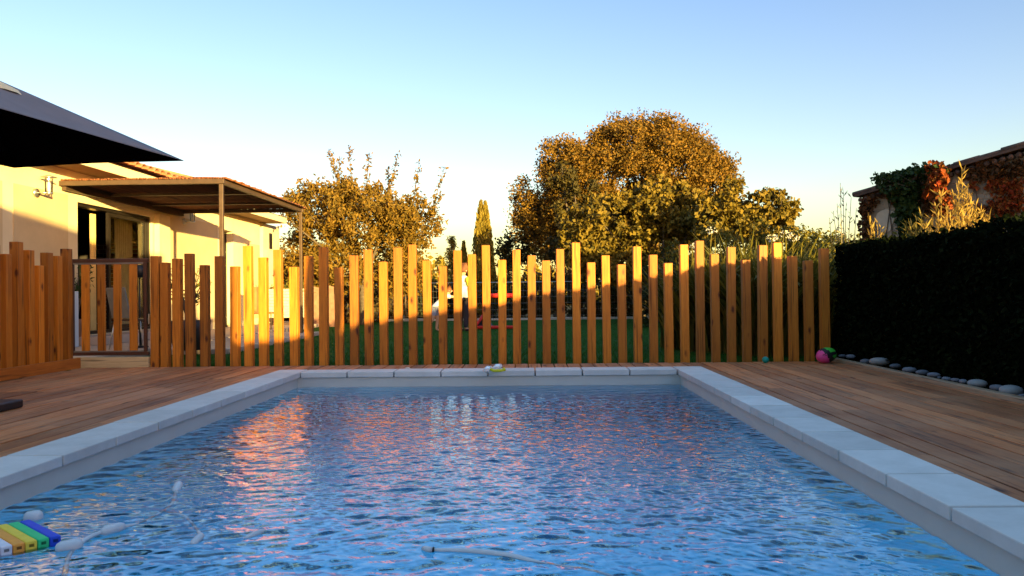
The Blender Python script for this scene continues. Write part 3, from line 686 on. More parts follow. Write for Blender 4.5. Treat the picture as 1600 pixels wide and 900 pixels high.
# pergola
pg = thing('pergola', (-4.8, 14, 0), 'brown metal pergola with a cane roof leaning on the house', 'pergola')
px_, py0, py1, pz = -4.74, 11.85, 16.1, 2.57
for y in (py0 + .03, py1 - .03):
    m_ = MB(); m_.box((px_ - .035, y - .03, .0), (px_ + .025, y + .03, pz)); m_.build('post', M_perg, pg, bevel=.005)
for (ya_, yb_) in ((py0 - .02, py0 + .05), (py1 - .05, py1 + .02)):
    m_ = MB(); m_.box((WX + .02, ya_, pz + .002), (px_ + .05, yb_, pz + .075)); m_.build('cross_beam', M_perg, pg, bevel=.004)
m_ = MB(); m_.box((px_ - .03, py0 + .055, pz + .002), (px_ + .03, py1 - .055, pz + .07)); m_.build('side_beam', M_perg, pg, bevel=.004)
m_ = MB(); m_.box((WX + .02, py0 + .055, pz - .06), (WX + .09, py1 - .055, pz + .07)); m_.build('wall_beam', M_perg, pg)
for y in (13.2, 14.65):
    m_ = MB(); m_.box((WX + .1, y - .025, pz + .005), (px_ - .035, y + .025, pz + .045)); m_.build('purlin', M_perg, pg)
m_ = MB(); x = WX + .06
while x < px_ + .09:
    r_ = random.uniform(.010, .017); y0 = py0 - random.uniform(.0, .05); y1 = py1 + random.uniform(0, .10)
    m_.tube([(x, y0, pz + .09 + random.uniform(-.004, .004)), (x + random.uniform(-.006, .006), (y0 + y1)/2, pz + .09), (x, y1, pz + .09 + random.uniform(-.004, .008))], r_, 5); x += r_*1.75
y = py0 + .03
while y < py1 + .06:
    r_ = random.uniform(.010, .02); xe = px_ + .06 + abs(random.gauss(0, .035))
    m_.tube([(px_ - .5, y, pz + .106), (px_ - .25, y + random.uniform(-.01, .01), pz + .106), (xe, y + random.uniform(-.02, .02), pz + .098 + random.uniform(-.012, .006))], r_*.8, 5); y += r_*random.uniform(1.8, 3.2)
m_.build('cane_roof', M_reedroof, pg)

# terrace furniture
def chair(x, y, rz, lb):
    t_ = thing('garden_chair', (x, y, .05), lb, 'chair', 'chairs on the terrace')
    Mz = Matrix.Translation((x, y, .05)) @ Matrix.Rotation(rz, 4, 'Z')
    tr_ = lambda *p: Mz @ Vector(p)
    m_ = MB(); m_.box((-.23, -.22, .42), (.23, .22, .45), 0, Mz); m_.build('seat', M_perg, t_, bevel=.008)
    m_ = MB(); m_.box((-.23, .0, .0), (.23, .02, .45), 0, Mz @ Matrix.Translation((0, .21, .47)) @ Matrix.Rotation(R(-12), 4, 'X')); m_.build('backrest', plain('grey_mesh_fabric', (.22, .19, .16), .8), t_, bevel=.005)
    for (sx, sy) in ((-.2, -.2), (.2, -.2), (-.2, .2), (.2, .2)):
        m_ = MB(); m_.tube([tr_(sx, sy, .42), tr_(sx*1.25, sy*1.3, .0)], .011, 7); m_.build('leg', M_steel, t_)
chair(at(212, 500, Y=11.3).x, 11.3, R(150), 'grey fabric garden chair seen through the gate slats')
p = at(218, 424, Y=11.6)
sp = thing('floor_lamp', (p.x, 11.6, .05), 'black lantern on a thin stand behind the gate', 'lamp')
m_ = MB(); m_.lathe([(.001, .10), (.05, .09), (.075, .05), (.075, -.09), (.001, -.1)], p, 14); m_.build('lantern', M_black, sp)
m_ = MB(); m_.tube([(p.x, 11.6, .05), (p.x, 11.6, p.z - .09)], .012, 8); m_.lathe([(.12, .0), (.12, .02), (.012, .03)], (p.x, 11.6, .052), 14); m_.build('stand', M_black, sp)
p = at(115, 470, Y=11.9); m_ = MB(); m_.box((p.x - .05, 11.85, .05), (p.x + .05, 11.95, .92)); 
tag(m_.build('white_post', M_white, bevel=.006), 'short white painted post behind the hinge side of the gate', 'post')
def plant_pot(px, Y, top_py, r, lb, leaf, pot, n=40):
    p = at(px, 480, Y=Y); zt2 = at(px, top_py, Y=Y).z
    t_ = thing('potted_shrub', (p.x, Y, .05), lb, 'potted plant', 'potted plants on the terrace')
    m_ = MB(); m_.lathe([(.001, 0), (r*.62, 0), (r*.86, .3), (r*.92, .42), (r*.8, .42), (r*.78, .36), (.001, .36)], (p.x, Y, .052), 18); m_.build('pot', pot, t_)
    m_ = MB(); P_ = []
    for k in range(14):
        a = random.uniform(0, 6.28); e_ = Vector((p.x + r*1.1*math.cos(a), Y + r*1.1*math.sin(a), random.uniform(.8, zt2)))
        md = Vector((p.x + r*.3*math.cos(a), Y + r*.3*math.sin(a), .75)); m_.tube([(p.x, Y, .42), md, e_], [.014, .01, .004], 6)
        for j in range(n):
            u = random.uniform(.25, 1); P_.append((md.lerp(e_, u)) + Vector((random.gauss(0, .05), random.gauss(0, .05), random.gauss(0, .04))))
    m_.build('stems', M_bark, t_); m_ = MB(); leafcloud(m_, np.array([tuple(q) for q in P_]), .11, .28, 0, up=.3); m_.build('foliage', leaf, t_)
plant_pot(295, 11.0, 408, .33, 'leggy shrub in a dark pot behind the left fence posts', M_strap, plain('dark_pot', (.05, .035, .03), .7), 14)
plant_pot(119, 12.3, 408, .2, 'green potted shrub beside the sliding door', M_ivy, plain('clay_pot', (.25, .12, .07), .8), 24)
# bench, planter box and boards near the far pergola post
p = at(447, 480, Y=20); t_ = thing('woven_planter', (p.x, 20, -.03), 'pale woven planter box beside the far pergola post', 'planter')
m_ = MB(); z1, z0 = at(447, 451, Y=20).z, .24
for k in range(10):
    zz = z0 + (z1 - z0)*k/10; m_.box((p.x - .46, 19.98 + .008*(k % 2), zz), (p.x + .46, 20.4 - .008*(k % 2), zz + (z1 - z0)/10 - .006))
m_.build('box', plain('pale_wicker', (.62, .48, .32), .85, var=.25, scale=18, bump=.6), t_)
for sx in (-.4, .4):
    for sy in (20.05, 20.33):
        m_ = MB(); m_.box((p.x + sx - .03, sy - .03, -.05), (p.x + sx + .03, sy + .03, z0)); m_.build('leg', M_perg, t_)
m_ = MB(); P_ = np.array([(p.x, 20.2, z1)]) + rng.normal(0, 1, (260, 3))*np.array([.3, .1, .10]); leafcloud(m_, P_, .12, .4, up=.4); m_.build('foliage', M_strap, t_)
t_ = thing('folding_seat', (at(399, 470, Y=17.5).x, 17.5, .03), 'orange brown canvas seat behind the posts under the pergola', 'chair')
q = t_.location; m_ = MB(); m_.box((q.x - .06, 17.4, .45), (q.x + .06, 17.95, 1.02)); m_.build('backrest', plain('rust_canvas', (.42, .15, .05), .85), t_, bevel=.02)
m_ = MB(); m_.box((q.x - .06, 17.4, .40), (q.x + .42, 17.95, .44)); m_.build('seat', plain('rust_canvas_seat', (.40, .14, .05), .85), t_, bevel=.01)
for (sx, sy) in ((-.03, 17.43), (.38, 17.43), (-.03, 17.92), (.38, 17.92)):
    m_ = MB(); m_.tube([(q.x + sx, sy, .4), (q.x + sx, sy, .03)], .014, 7); m_.build('leg', M_perg, t_)
for k, (px0, px1, tp, lb) in enumerate(((486, 500, 447, 'left reddish brown board leaning behind the planter'), (503, 519, 444, 'right reddish brown board standing beside the left one'))):
    a, b_ = at(px0, tp, Y=20.6), at(px1, tp + 4, Y=20.6); m_ = MB()
    m_.add([(a.x, 20.6, -.06), (b_.x + .08, 20.6, -.06), (b_.x, 20.75, b_.z), (a.x, 20.75, a.z), (a.x, 20.63, -.06), (b_.x + .08, 20.63, -.06), (b_.x, 20.78, b_.z), (a.x, 20.78, a.z)], [(0, 1, 2, 3), (7, 6, 5, 4), (0, 4, 5, 1), (1, 5, 6, 2), (2, 6, 7, 3), (3, 7, 4, 0)])
    tag(m_.build('timber_board', plain('red_brown_board', (.26, .12, .07), .8, var=.2)), lb, 'board', 'boards behind the lawn')

# ------------------------------------------------------------------ back fence, goal
bf = thing('wire_fence', (-1, 24.6, 0), 'thin wire mesh fence behind the lawn', 'fence')
m_ = MB()
for z in (.1, .3, .5, .7, .9): m_.tube([(-6, 24.6, z), (4.6, 24.6, z)], .004, 4)
for k in range(106): m_.tube([(-6 + k*.1, 24.6, .0), (-6 + k*.1, 24.6, 1.16)], .002, 3)
m_.build('mesh', plain('galvanised_wire', (.30, .28, .25), .5, .5), bf)
m_ = MB(); m_.tube([(-6, 24.6, 1.17), (4.6, 24.6, 1.17)], .011, 6); m_.build('top_wire', M_steel, bf)
for k in range(6):
    m_ = MB(); m_.tube([(-6 + 2.1*k, 24.62, -.1), (-6 + 2.1*k, 24.62, 1.2)], .025, 8); m_.build('stake', M_perg, bf)
YG = 18.3; g0 = at(752, 515, Y=YG).x; g1 = at(808, 515, Y=YG).x; gzt = at(775, 462, Y=YG).z
goal = thing('toy_goal', ((g0+g1)/2, YG, -.03), 'small red toy goal with a sagging black net on the lawn', 'toy goal')
M_redf = plain('red_foam', (.52, .02, .012), .6)
m_ = MB(); m_.tube([(g0 + .05, YG, gzt), (g1 - .05, YG, gzt)], .055, 10); m_.build('crossbar', M_redf, goal)
for x_ in (g0 + .05, g1 - .05):
    m_ = MB(); m_.tube([(x_, YG, -.02), (x_, YG, gzt)], .024, 9); m_.build('goal_post', M_redf, goal)
m_ = MB(); m_.tube([(g0 - .14, YG - .25, .02), (g1, YG - .25, .02)], .04, 8); m_.tube([(g0 - .14, YG - .25, .02), (g0 + .05, YG, .30)], .035, 8); m_.tube([(g1, YG - .25, .02), (g1 - .05, YG, .25)], .05, 8); m_.build('ground_sleeve', M_redf, goal)
m_ = MB(); m_.add([(g0 - .1, YG - .22, .03), (g0 + .3, YG - .22, .03), (g0 + .2, YG + .3, .16), (g0, YG, .30)], [(0, 1, 2, 3)])
for k in range(12):
    x_ = g0 + .08 + (g1 - g0 - .16)*k/11; m_.tube([(x_, YG + .02, gzt), (x_, YG + .5, .3), (x_, YG + .75, -.01)], .004, 4)
for k in range(8):
    z = gzt - .01 - k*.09; yy_ = YG + .02 + .48*(gzt - z)/(gzt - .3); m_.tube([(g0 + .06, yy_, z), (g1 - .06, yy_, z)], .004, 4)
m_.build('net', M_black, goal)

# ------------------------------------------------------------------ the two children
def skinned(name, verts, edges, mat, parent, sub=2):
    me = bpy.data.meshes.new(name); me.from_pydata([v[:3] for v in verts], edges, [])
    o = bpy.data.objects.new(name, me); C.objects.link(o)
    sk = o.modifiers.new('skin', 'SKIN'); sk.use_smooth_shade = True; sk.branch_smoothing = .4
    for i, v in enumerate(verts):
        r_ = v[3] if isinstance(v[3], tuple) else (v[3], v[3]); me.skin_vertices[0].data[i].radius = r_; me.skin_vertices[0].data[i].use_root = (i == 0)
    ss = o.modifiers.new('sub', 'SUBSURF'); ss.levels = ss.render_levels = sub
    dg = bpy.context.evaluated_depsgraph_get(); ev = o.evaluated_get(dg); nm = bpy.data.meshes.new_from_object(ev)
    o.modifiers.clear(); o.data = nm; nm.materials.clear(); nm.materials.append(mat)
    for p_ in nm.polygons: p_.use_smooth = True
    o.parent = parent; o.matrix_parent_inverse = Matrix.Translation(-parent.location); return o
M_skin = plain('skin', (.50, .27, .17), .6, var=.05)
M_hair = plain('auburn_hair', (.16, .055, .02), .7, var=.3, scale=60)
def child(base, H, J, rz, label, shirt, sleeve, pants, shoes, short=False, bare=False):
    """J: joints in units of the height H, local x = facing direction, y = left"""
    root = thing('person', base, label, 'person')
    Mz = Matrix.Rotation(rz, 3, 'Z'); base = Vector(base)
    W = lambda n: tuple(base + Mz @ (Vector(J[n])*H))
    k = H
    hd = Vector(J['head']); nk = Vector(J['neck']); hdir = (hd - nk).normalized()
    J['jaw'] = tuple(hd - hdir*.035); J['top'] = tuple(hd + hdir*.035)
    order = [('hip', (.070, .058)), ('waist', (.062, .048)), ('chest', (.078, .055)), ('neck', .032), ('jaw', .047), ('top', .056)]
    vs = []; es = []; idx = {}
    def add(n, r_, par_=None):
        idx[n] = len(vs); vs.append((*W(n), (r_[0]*k, r_[1]*k) if isinstance(r_, tuple) else r_*k))
        if par_: es.append((idx[par_], idx[n]))
    prev = None
    for n, r_ in order: add(n, r_, prev); prev = n
    for s_ in 'LR':
        add('sh' + s_, .034, 'chest'); add('el' + s_, .025, 'sh' + s_); add('wr' + s_, .018, 'el' + s_)
        a, b_ = Vector(J['el' + s_]), Vector(J['wr' + s_]); d_ = (b_ - a).normalized()
        side = d_.cross(Vector((0, 0, 1))); side = side.normalized() if side.length > .1 else Vector((0, 1, 0))
        J['pm' + s_] = tuple(b_ + d_*.028); add('pm' + s_, .022, 'wr' + s_)
        for q in range(4):
            J[f'f{q}{s_}'] = tuple(b_ + d_*.05 + side*(-.018 + .012*q)); J[f'g{q}{s_}'] = tuple(b_ + d_*(.072 + .004*(q in (1, 2))) + side*(-.02 + .013*q) + Vector((.004, 0, -.006)))
            add(f'f{q}{s_}', .0062, 'pm' + s_); add(f'g{q}{s_}', .005, f'f{q}{s_}')
        J['t' + s_] = tuple(b_ + d_*.04 + side*.034); add('t' + s_, .0065, 'pm' + s_)
        add('th' + s_, .052, 'hip'); add('kn' + s_, .037, 'th' + s_); add('an' + s_, .023, 'kn' + s_); add('to' + s_, .022, 'an' + s_)
    J['nose'] = tuple(hd + Vector((.068, 0, -.01))); add('nose', .009, 'jaw')
    for s_, sg in (('L', 1), ('R', -1)): J['ear' + s_] = tuple(hd + Vector((0, .060*sg, -.005))); add('ear' + s_, .012, 'jaw')
    skinned('body', vs, es, M_skin, root)
    def shell(name, ch, mat):
        V_ = []; E_ = []; seen = {}
        for n, r_, par_ in ch:
            seen[n] = len(V_); V_.append((*W(n), (r_[0]*k, r_[1]*k) if isinstance(r_, tuple) else r_*k))
            if par_: E_.append((seen[par_], seen[n]))
        return skinned(name, V_, E_, mat, root)
    lp = lambda a, b_, u: tuple(Vector(J[a]).lerp(Vector(J[b_]), u))
    for s_ in 'LR': J['se' + s_] = lp('sh' + s_, 'el' + s_, .75 if not short else 1.0); J['hem' + s_] = lp('th' + s_, 'kn' + s_, .75); J['shy' + s_] = lp('chest', 'sh' + s_, .8)
    J['hemc'] = tuple(Vector(J['hip']) + (Vector(J['hip']) - Vector(J['waist']))*.35)
    shell('shirt', [('chest', (.092, .068), None), ('waist', (.086, .066), 'chest'), ('hip', (.092, .074), 'waist'), ('hemc', (.09, .072), 'hip'), ('neck', .045, 'chest')], shirt)
    for s_ in 'LR': shell('sleeve', [('shy' + s_, .05, None), ('sh' + s_, .048, 'shy' + s_), ('se' + s_, .041, 'sh' + s_)], sleeve)
    if bare: shell('shorts', [('hip', (.084, .07), None)] + sum([[('th' + s_, .064, 'hip'), ('hem' + s_, .055, 'th' + s_)] for s_ in 'LR'], []), pants)
    else:
        shell('trousers', [('hip', (.08, .068), None)] + sum([[('th' + s_, .060, 'hip'), ('kn' + s_, .046, 'th' + s_), ('an' + s_, .036, 'kn' + s_)] for s_ in 'LR'], []), pants)
        for s_ in 'LR':
            J['hl' + s_] = tuple(Vector(J['an' + s_]) + Vector((-.01, 0, -.02))); shell('shoe', [('hl' + s_, .03, None), ('to' + s_, .027, 'hl' + s_)], shoes)
    J['h1'] = tuple(hd + Vector((-.022, 0, .028))); J['h2'] = tuple(hd + Vector((-.03, 0, -.02))); J['h3'] = tuple(hd + Vector((.024, 0, .05)))
    shell('hair', [('h1', .062, None), ('h2', .048, 'h1'), ('h3', .032, 'h1')], M_hair)
    m_ = MB()
    for sg in (1, -1):
        q = base + Mz @ ((hd + Vector((.056, .022*sg, .008)))*H); m_.lathe([(.007*math.sin(a), -.007*math.cos(a)) for a in np.linspace(.01, 3.13, 6)], q, 8)
    m_.build('eyes', M_black, root)
    return root
M_tee = plain('white_cotton', (.72, .66, .60), .85, var=.04, scale=20)
pb_ = at(724, 517, Y=17.6)
J1 = dict(hip=(0, 0, .50), waist=(-.005, 0, .60), chest=(0, 0, .745), neck=(.0, 0, .845), head=(.012, 0, .925),
 shL=(0, .105, .79), elL=(.01, .135, .63), wrL=(.08, .12, .50), shR=(0, -.105, .79), elR=(.02, -.135, .63), wrR=(.10, -.115, .51),
 thL=(0, .055, .46), knL=(.012, .06, .27), anL=(-.01, .06, .045), toL=(.075, .07, .02), thR=(0, -.055, .46), knR=(.012, -.055, .27), anR=(-.01, -.055, .045), toR=(.075, -.065, .02))
child((pb_.x, 17.6, -.045), 1.52, J1, R(52), 'older boy standing on the lawn in a white shirt, yellow sleeve and dark trousers', M_tee, plain('yellow_sleeve', (.65, .62, .03), .85), plain('dark_trousers', (.03, .022, .028), .85), M_black)
pb_ = at(681, 517, Y=17.6)
J2 = dict(hip=(.0, 0, .455), waist=(.07, 0, .53), chest=(.19, 0, .62), neck=(.235, 0, .70), head=(.265, 0, .775),
 shL=(.20, .095, .665), elL=(.30, .09, .66), wrL=(.40, .06, .66), shR=(.20, -.095, .665), elR=(.30, -.09, .65), wrR=(.40, -.06, .65),
 thL=(.0, .055, .425), knL=(.05, .06, .24), anL=(.02, .06, .045), toL=(.10, .065, .02), thR=(-.01, -.055, .425), knR=(-.05, -.06, .24), anR=(-.16, -.06, .06), toR=(-.09, -.065, .02))
child((pb_.x, 17.5, -.045), 1.22, J2, R(8), 'smaller barefoot child leaning forward with both arms out on the lawn', M_tee, M_tee, plain('grey_blue_shorts', (.26, .26, .34), .85), None, short=True, bare=True)

# ------------------------------------------------------------------ trees and shrubs
def L3(px, py, Y, rx, ry, rz): p = at(px, py, Y=Y); return (p.x, Y, p.z, rx, ry, rz)
# left persimmon-like tree with upright shoots
pers = tree('fruit_tree', (-4.7, 21.8, -.1), [L3(570, 340, 22, 1.6, 1.4, 1.0), L3(490, 330, 22, .85, .9, .8), L3(640, 350, 22, .9, .9, .75), L3(535, 305, 22, .6, .6, .4), L3(520, 420, 22, 1.4, 1.2, .7), L3(620, 420, 22, 1.1, 1.1, .7), L3(468, 410, 23.2, .75, .8, .9), L3(600, 325, 22, .7, .6, .4)],
     600, 64, .30, .13, M_persim, 'golden leaved bushy tree with upright shoots left of the lawn', h=1.2, r0=.11, droop=.5, aspect=.42, shell=.35)
m_ = MB(); sh = MB(); P_ = []
for (x0, y0, x1, y1) in ((540, 280, 513, 232), (550, 280, 545, 226), (575, 280, 578, 240), (600, 285, 622, 238), (640, 310, 655, 252), (665, 320, 694, 262), (490, 300, 467, 280), (655, 330, 690, 305), (530, 290, 530, 245), (610, 300, 605, 262)):
    a, b_ = at(x0, y0 + 40, Y=22), at(x1, y1, Y=22 + random.uniform(-.5, .5)); md = a.lerp(b_, .5) + Vector((random.uniform(-.06, .06), 0, .05))
    sh.tube([a, md, b_], [.018, .012, .004], 6)
    for k in range(80):
        u = random.uniform(.15, 1); q = a.lerp(md, u*2) if u < .5 else md.lerp(b_, u*2 - 1); P_.append(tuple(q + Vector((random.gauss(0, .05), random.gauss(0, .05), random.gauss(0, .03)))))
leafcloud(m_, np.array(P_), .14, .4, .1); m_.build('shoot_leaves', M_persim, pers); sh.build('shoots', M_bark, pers)
# the big round tree
YB = 30
tree('round_tree', (4.3, YB, -.3), [L3(1010, 270, YB, 2.7, 2.4, 2.1), L3(1070, 290, YB, 1.9, 1.9, 1.8), L3(930, 290, YB, 1.9, 1.8, 1.7), L3(880, 255, YB, .9, 1.0, .95), L3(850, 310, YB, 1.1, 1.2, 1.3), L3(835, 345, YB, .8, 1, .7), L3(1040, 225, YB, 1.3, 1.3, 1.0), L3(970, 230, YB, 1.3, 1.2, .95), L3(880, 370, YB, 1.3, 1.4, 1.0), L3(1110, 300, YB, .95, 1.2, 1.3), L3(1000, 350, YB, 2.6, 2, 1.4)],
     640, 225, .50, .112, M_olive, 'largest tree, round and bronze, standing behind the middle of the fence', r0=.28, h=2.2, shell=.7, aspect=.6, nl=26)
tree('dark_tree_shade_lobes', (1.9, 28.3, -.3), [L3(902, 318, 27.6, .85, .5, 1.25), L3(930, 345, 27.4, .7, .5, 1.0), L3(885, 275, 27.8, .5, .4, .6), L3(890, 385, 27.5, .9, .6, .9), L3(850, 360, 32, 1.3, 1.2, .9), L3(825, 385, 32, 1.3, 1.2, .7), L3(860, 335, 32, .9, 1, .8), L3(800, 400, 32, .8, .9, .5)], 300, 44, .30, .14, leafmat('dark_shade_leaf', [(.035, .027, .006), (.065, .045, .008), (.02, .018, .006)], .08), 'dark leaved tree with added front lobes imitating shade on the left of the round tree', r0=.14, h=1.2, nl=10)  # front lobes of dark leaves imitate shade on the round tree's left
YG2 = 21.5
tree('fig_tree', (3.6, YG2, -.2), [L3(960, 350, YG2, 1.4, 1.2, .85), L3(1040, 335, YG2, 1.2, 1.1, .85), L3(920, 380, YG2, .9, 1, .8), L3(1080, 350, YG2, .9, .9, .8), L3(980, 410, YG2, 1.6, 1.2, .7), L3(1020, 300, YG2, .6, .6, .35)],
     520, 34, .24, .15, M_fig, 'broad fig tree with big leaves in front of the round tree', r0=.1, h=.7, shell=.4, aspect=.7, droop=.45, nl=18)
tree('fig_tree', (5.9, 19.5, -.2), [L3(1205, 325, 19.5, .62, .6, .5), L3(1150, 320, 19.5, .7, .7, .6), L3(1180, 355, 19.5, .9, .8, .5), L3(1120, 345, 19.5, .6, .6, .6), L3(1225, 340, 19.5, .35, .5, .5)],
     200, 32, .20, .14, M_fig, 'smaller yellow green fig bush right of the round tree', r0=.06, h=.6, shell=.4, aspect=.7, droop=.3, nl=14)
def cypress(px, Y, top, wpx, lb, twin=True):
    p = at(px, 430, Y=Y); zt2 = at(px, top, Y=Y).z; wd = wpx*Y/FPX/2
    t_ = thing('cypress', (p.x, Y, -.24), lb, 'cypress', 'cypresses behind the lawn')
    m_ = MB(); n_ = 7000; spires = ((-.22, 1.0, .8), (.20, .99, .75), (.62, .62, .5)) if twin else ((0, 1, 1),)
    for (ox, hh, ww) in spires:
        n2 = n_//len(spires); u = rng.uniform(0, 1, n2); zz = -.1 + u*(zt2*hh + .1); prof = np.clip((1 - u)*2.6, 0, 1)**.75*np.clip(.35 + u*3, 0, 1)
        a = rng.uniform(0, 6.28, n2); rr = wd*ww*prof*rng.uniform(.65, 1.05, n2)*(1 + .15*np.sin(a*5 + u*9))
        P2 = np.stack([p.x + ox*wd*(1 if twin else 0)*(1 - .0*u) + rr*np.cos(a), Y + rr*np.sin(a), zz], 1)
        leafcloud(m_, P2, .26, .3, 0, up=2.2)
    m_.build('crown', M_cyp, t_); m_ = MB(); m_.tube([(p.x, Y, -.3), (p.x, Y, zt2*.8)], [.14, .03], 8); m_.build('trunk', M_bark, t_)
cypress(756, 26.3, 316, 32, 'tall slender cypress in the gap between the trees'); cypress(725, 31, 380, 13, 'short narrow cypress left of the tall one', False)
# small conifer
def conifer(px, Y, top, wpx, lb, mat):
    p = at(px, 430, Y=Y); zt2 = at(px, top, Y=Y).z; wd = wpx*Y/FPX/2
    t_ = thing('conifer', (p.x, Y, -.24), lb, 'conifer', 'conifers behind the lawn'); m_ = MB(); st = MB(); st.tube([(p.x, Y, -.3), (p.x, Y, zt2)], [.1, .01], 7)
    P2 = []
    for k in range(90):
        u = random.random()**.8; a = random.uniform(0, 6.28); rr = wd*(1 - u)*random.uniform(.7, 1.1) + .05; z = .3 + u*(zt2 - .35)
        e_ = Vector((p.x + rr*math.cos(a), Y + rr*math.sin(a), z + .12)); s0 = Vector((p.x, Y, z)); st.tube([s0, e_], [.015, .005], 4)
        for j in range(26): P2.append(tuple(s0.lerp(e_, random.uniform(.2, 1)) + Vector((random.gauss(0, .07), random.gauss(0, .07), random.gauss(0, .05)))))
    leafcloud(m_, np.array(P2), .15, .22, up=.5); m_.build('crown', mat, t_); st.build('trunk', M_bark, t_)
conifer(706, 28, 372, 46, 'feathery conifer between the golden tree and the cypresses', M_cyp); conifer(795, 38, 378, 40, 'dark conifer tip right of the tall cypress', M_dkleaf)
# bushes along the back
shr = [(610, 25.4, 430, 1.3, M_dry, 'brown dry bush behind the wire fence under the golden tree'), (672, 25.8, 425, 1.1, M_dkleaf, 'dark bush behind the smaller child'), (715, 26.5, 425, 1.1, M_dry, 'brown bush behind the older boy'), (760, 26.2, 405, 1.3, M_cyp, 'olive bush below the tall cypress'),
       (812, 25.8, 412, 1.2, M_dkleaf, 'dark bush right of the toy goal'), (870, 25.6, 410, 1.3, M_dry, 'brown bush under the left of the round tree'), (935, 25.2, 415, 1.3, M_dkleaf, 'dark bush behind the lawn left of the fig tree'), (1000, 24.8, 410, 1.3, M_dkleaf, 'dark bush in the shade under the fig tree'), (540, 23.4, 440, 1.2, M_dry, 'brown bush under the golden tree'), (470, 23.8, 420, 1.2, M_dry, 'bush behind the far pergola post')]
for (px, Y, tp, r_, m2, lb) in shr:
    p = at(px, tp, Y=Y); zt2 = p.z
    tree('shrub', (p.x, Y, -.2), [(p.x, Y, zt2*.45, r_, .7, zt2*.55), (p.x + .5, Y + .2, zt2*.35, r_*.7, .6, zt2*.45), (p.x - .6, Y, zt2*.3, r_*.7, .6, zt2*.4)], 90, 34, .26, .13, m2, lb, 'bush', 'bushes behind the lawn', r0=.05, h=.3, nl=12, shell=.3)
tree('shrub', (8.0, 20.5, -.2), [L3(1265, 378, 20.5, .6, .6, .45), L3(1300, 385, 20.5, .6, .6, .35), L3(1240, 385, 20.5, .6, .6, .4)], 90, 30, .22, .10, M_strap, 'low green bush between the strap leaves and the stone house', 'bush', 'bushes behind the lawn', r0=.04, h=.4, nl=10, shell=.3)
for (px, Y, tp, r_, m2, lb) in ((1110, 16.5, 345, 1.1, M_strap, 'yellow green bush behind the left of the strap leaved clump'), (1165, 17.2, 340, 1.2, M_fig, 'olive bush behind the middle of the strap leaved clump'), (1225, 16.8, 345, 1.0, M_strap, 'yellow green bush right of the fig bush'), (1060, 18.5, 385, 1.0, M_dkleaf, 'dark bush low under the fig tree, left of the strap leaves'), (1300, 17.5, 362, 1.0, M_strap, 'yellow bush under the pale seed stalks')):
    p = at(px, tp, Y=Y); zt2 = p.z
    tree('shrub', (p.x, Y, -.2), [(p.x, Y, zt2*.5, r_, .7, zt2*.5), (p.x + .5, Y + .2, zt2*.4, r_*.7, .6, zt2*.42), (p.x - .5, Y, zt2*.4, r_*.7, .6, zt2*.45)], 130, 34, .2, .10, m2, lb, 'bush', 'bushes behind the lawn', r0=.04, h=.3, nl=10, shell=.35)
mb = MB(); n_ = 26000; xx = rng.uniform(-45, 45, n_); hh = 2.6 + 1.1*np.sin(xx*.55) + .8*np.sin(xx*1.7 + 1) + .5*np.sin(xx*3.9)
P2 = np.stack([xx, 66 + rng.normal(0, 1.2, n_), -.3 + hh*rng.uniform(0, 1, n_)**.8], 1); leafcloud(mb, P2, .5, .6)
stuff(tag(mb.build('distant_wood', M_cyp), 'far line of trees closing off the land behind the garden', 'wood'))
# strap-leaved plants behind the right of the fence
def strap_plant(x, Y, h, n_, lb, flowers=()):
    t_ = thing('strap_leaf_plant', (x, Y, -.12), lb, 'plant', 'strap leaved plants behind the fence'); vs = []; fs = []
    m_ = MB()
    for k in range(n_):
        a = random.uniform(0, 6.28); reach = random.uniform(.2, .9)*h*.68; hh = h*random.uniform(.65, 1.05); wd = random.uniform(.018, .034)
        d_ = Vector((math.cos(a), math.sin(a), 0)); s_ = Vector((-d_.y, d_.x, 0)); pts = []
        b0 = Vector((x + random.gauss(0, .12), Y + random.gauss(0, .12), -.1))
        dr_ = random.uniform(.1, .85)
        for j in range(6):
            u = j/5; pts.append(b0 + d_*reach*u**1.5 + Vector((0, 0, hh*(u*(1 + dr_*.6) - dr_*u**2.6))))
        v_ = []
        for j, q in enumerate(pts): ww = wd*(1 - (j/5)**2.2)*.9 + .002; v_ += [q - s_*ww, q + s_*ww]
        m_.add(v_, [(2*j, 2*j + 1, 2*j + 3, 2*j + 2) for j in range(5)], 0, True)
    m_.build('leaves', M_strap, t_)
    for (px, py) in flowers:
        q = at(px, py, Y=Y); st = MB(); st.tube([(x, Y, .2), ((x + q.x)/2, Y, q.z*.6), (q.x, Y, q.z)], [.011, .009, .006], 6); st.build('flower_stalk', M_strap, t_)
        fl = MB(); P2 = np.array([tuple(q)]) + unit(34)*.065*np.array([1.2, 1.2, .7]); leafcloud(fl, P2, .04, .5); fl.build('flower_head', M_petal, t_)
sps = [(1065, 11.6, 398, 216, 'strap leaved plant at the left end of the clump', ((1088, 384),)), (1100, 11.2, 372, 288, 'strap leaved plant with a tall white flower head', ((1112, 360),)), (1140, 10.9, 372, 312, 'arching strap leaved plant behind the paired low posts', ()), (1172, 11.8, 352, 264, 'tall strap leaved plant at the back of the clump', ()), (1190, 10.3, 372, 336, 'lush strap leaved plant drooping onto the fence', ((1206, 372),)), (1225, 10.9, 358, 312, 'strap leaved plant with twin white flower heads', ((1228, 366), (1240, 372))), (1262, 10.4, 372, 312, 'strap leaved plant beside the second last post', ()), (1290, 11.2, 366, 264, 'strap leaved plant next to the hedge end', ()), (1310, 12.2, 362, 216, 'thin strap leaved plant behind the hedge corner', ())]
for (px, Y, tp, n_, lb, fl) in sps:
    p = at(px, tp, Y=Y); strap_plant(p.x, Y, p.z + .12, n_, lb, fl)
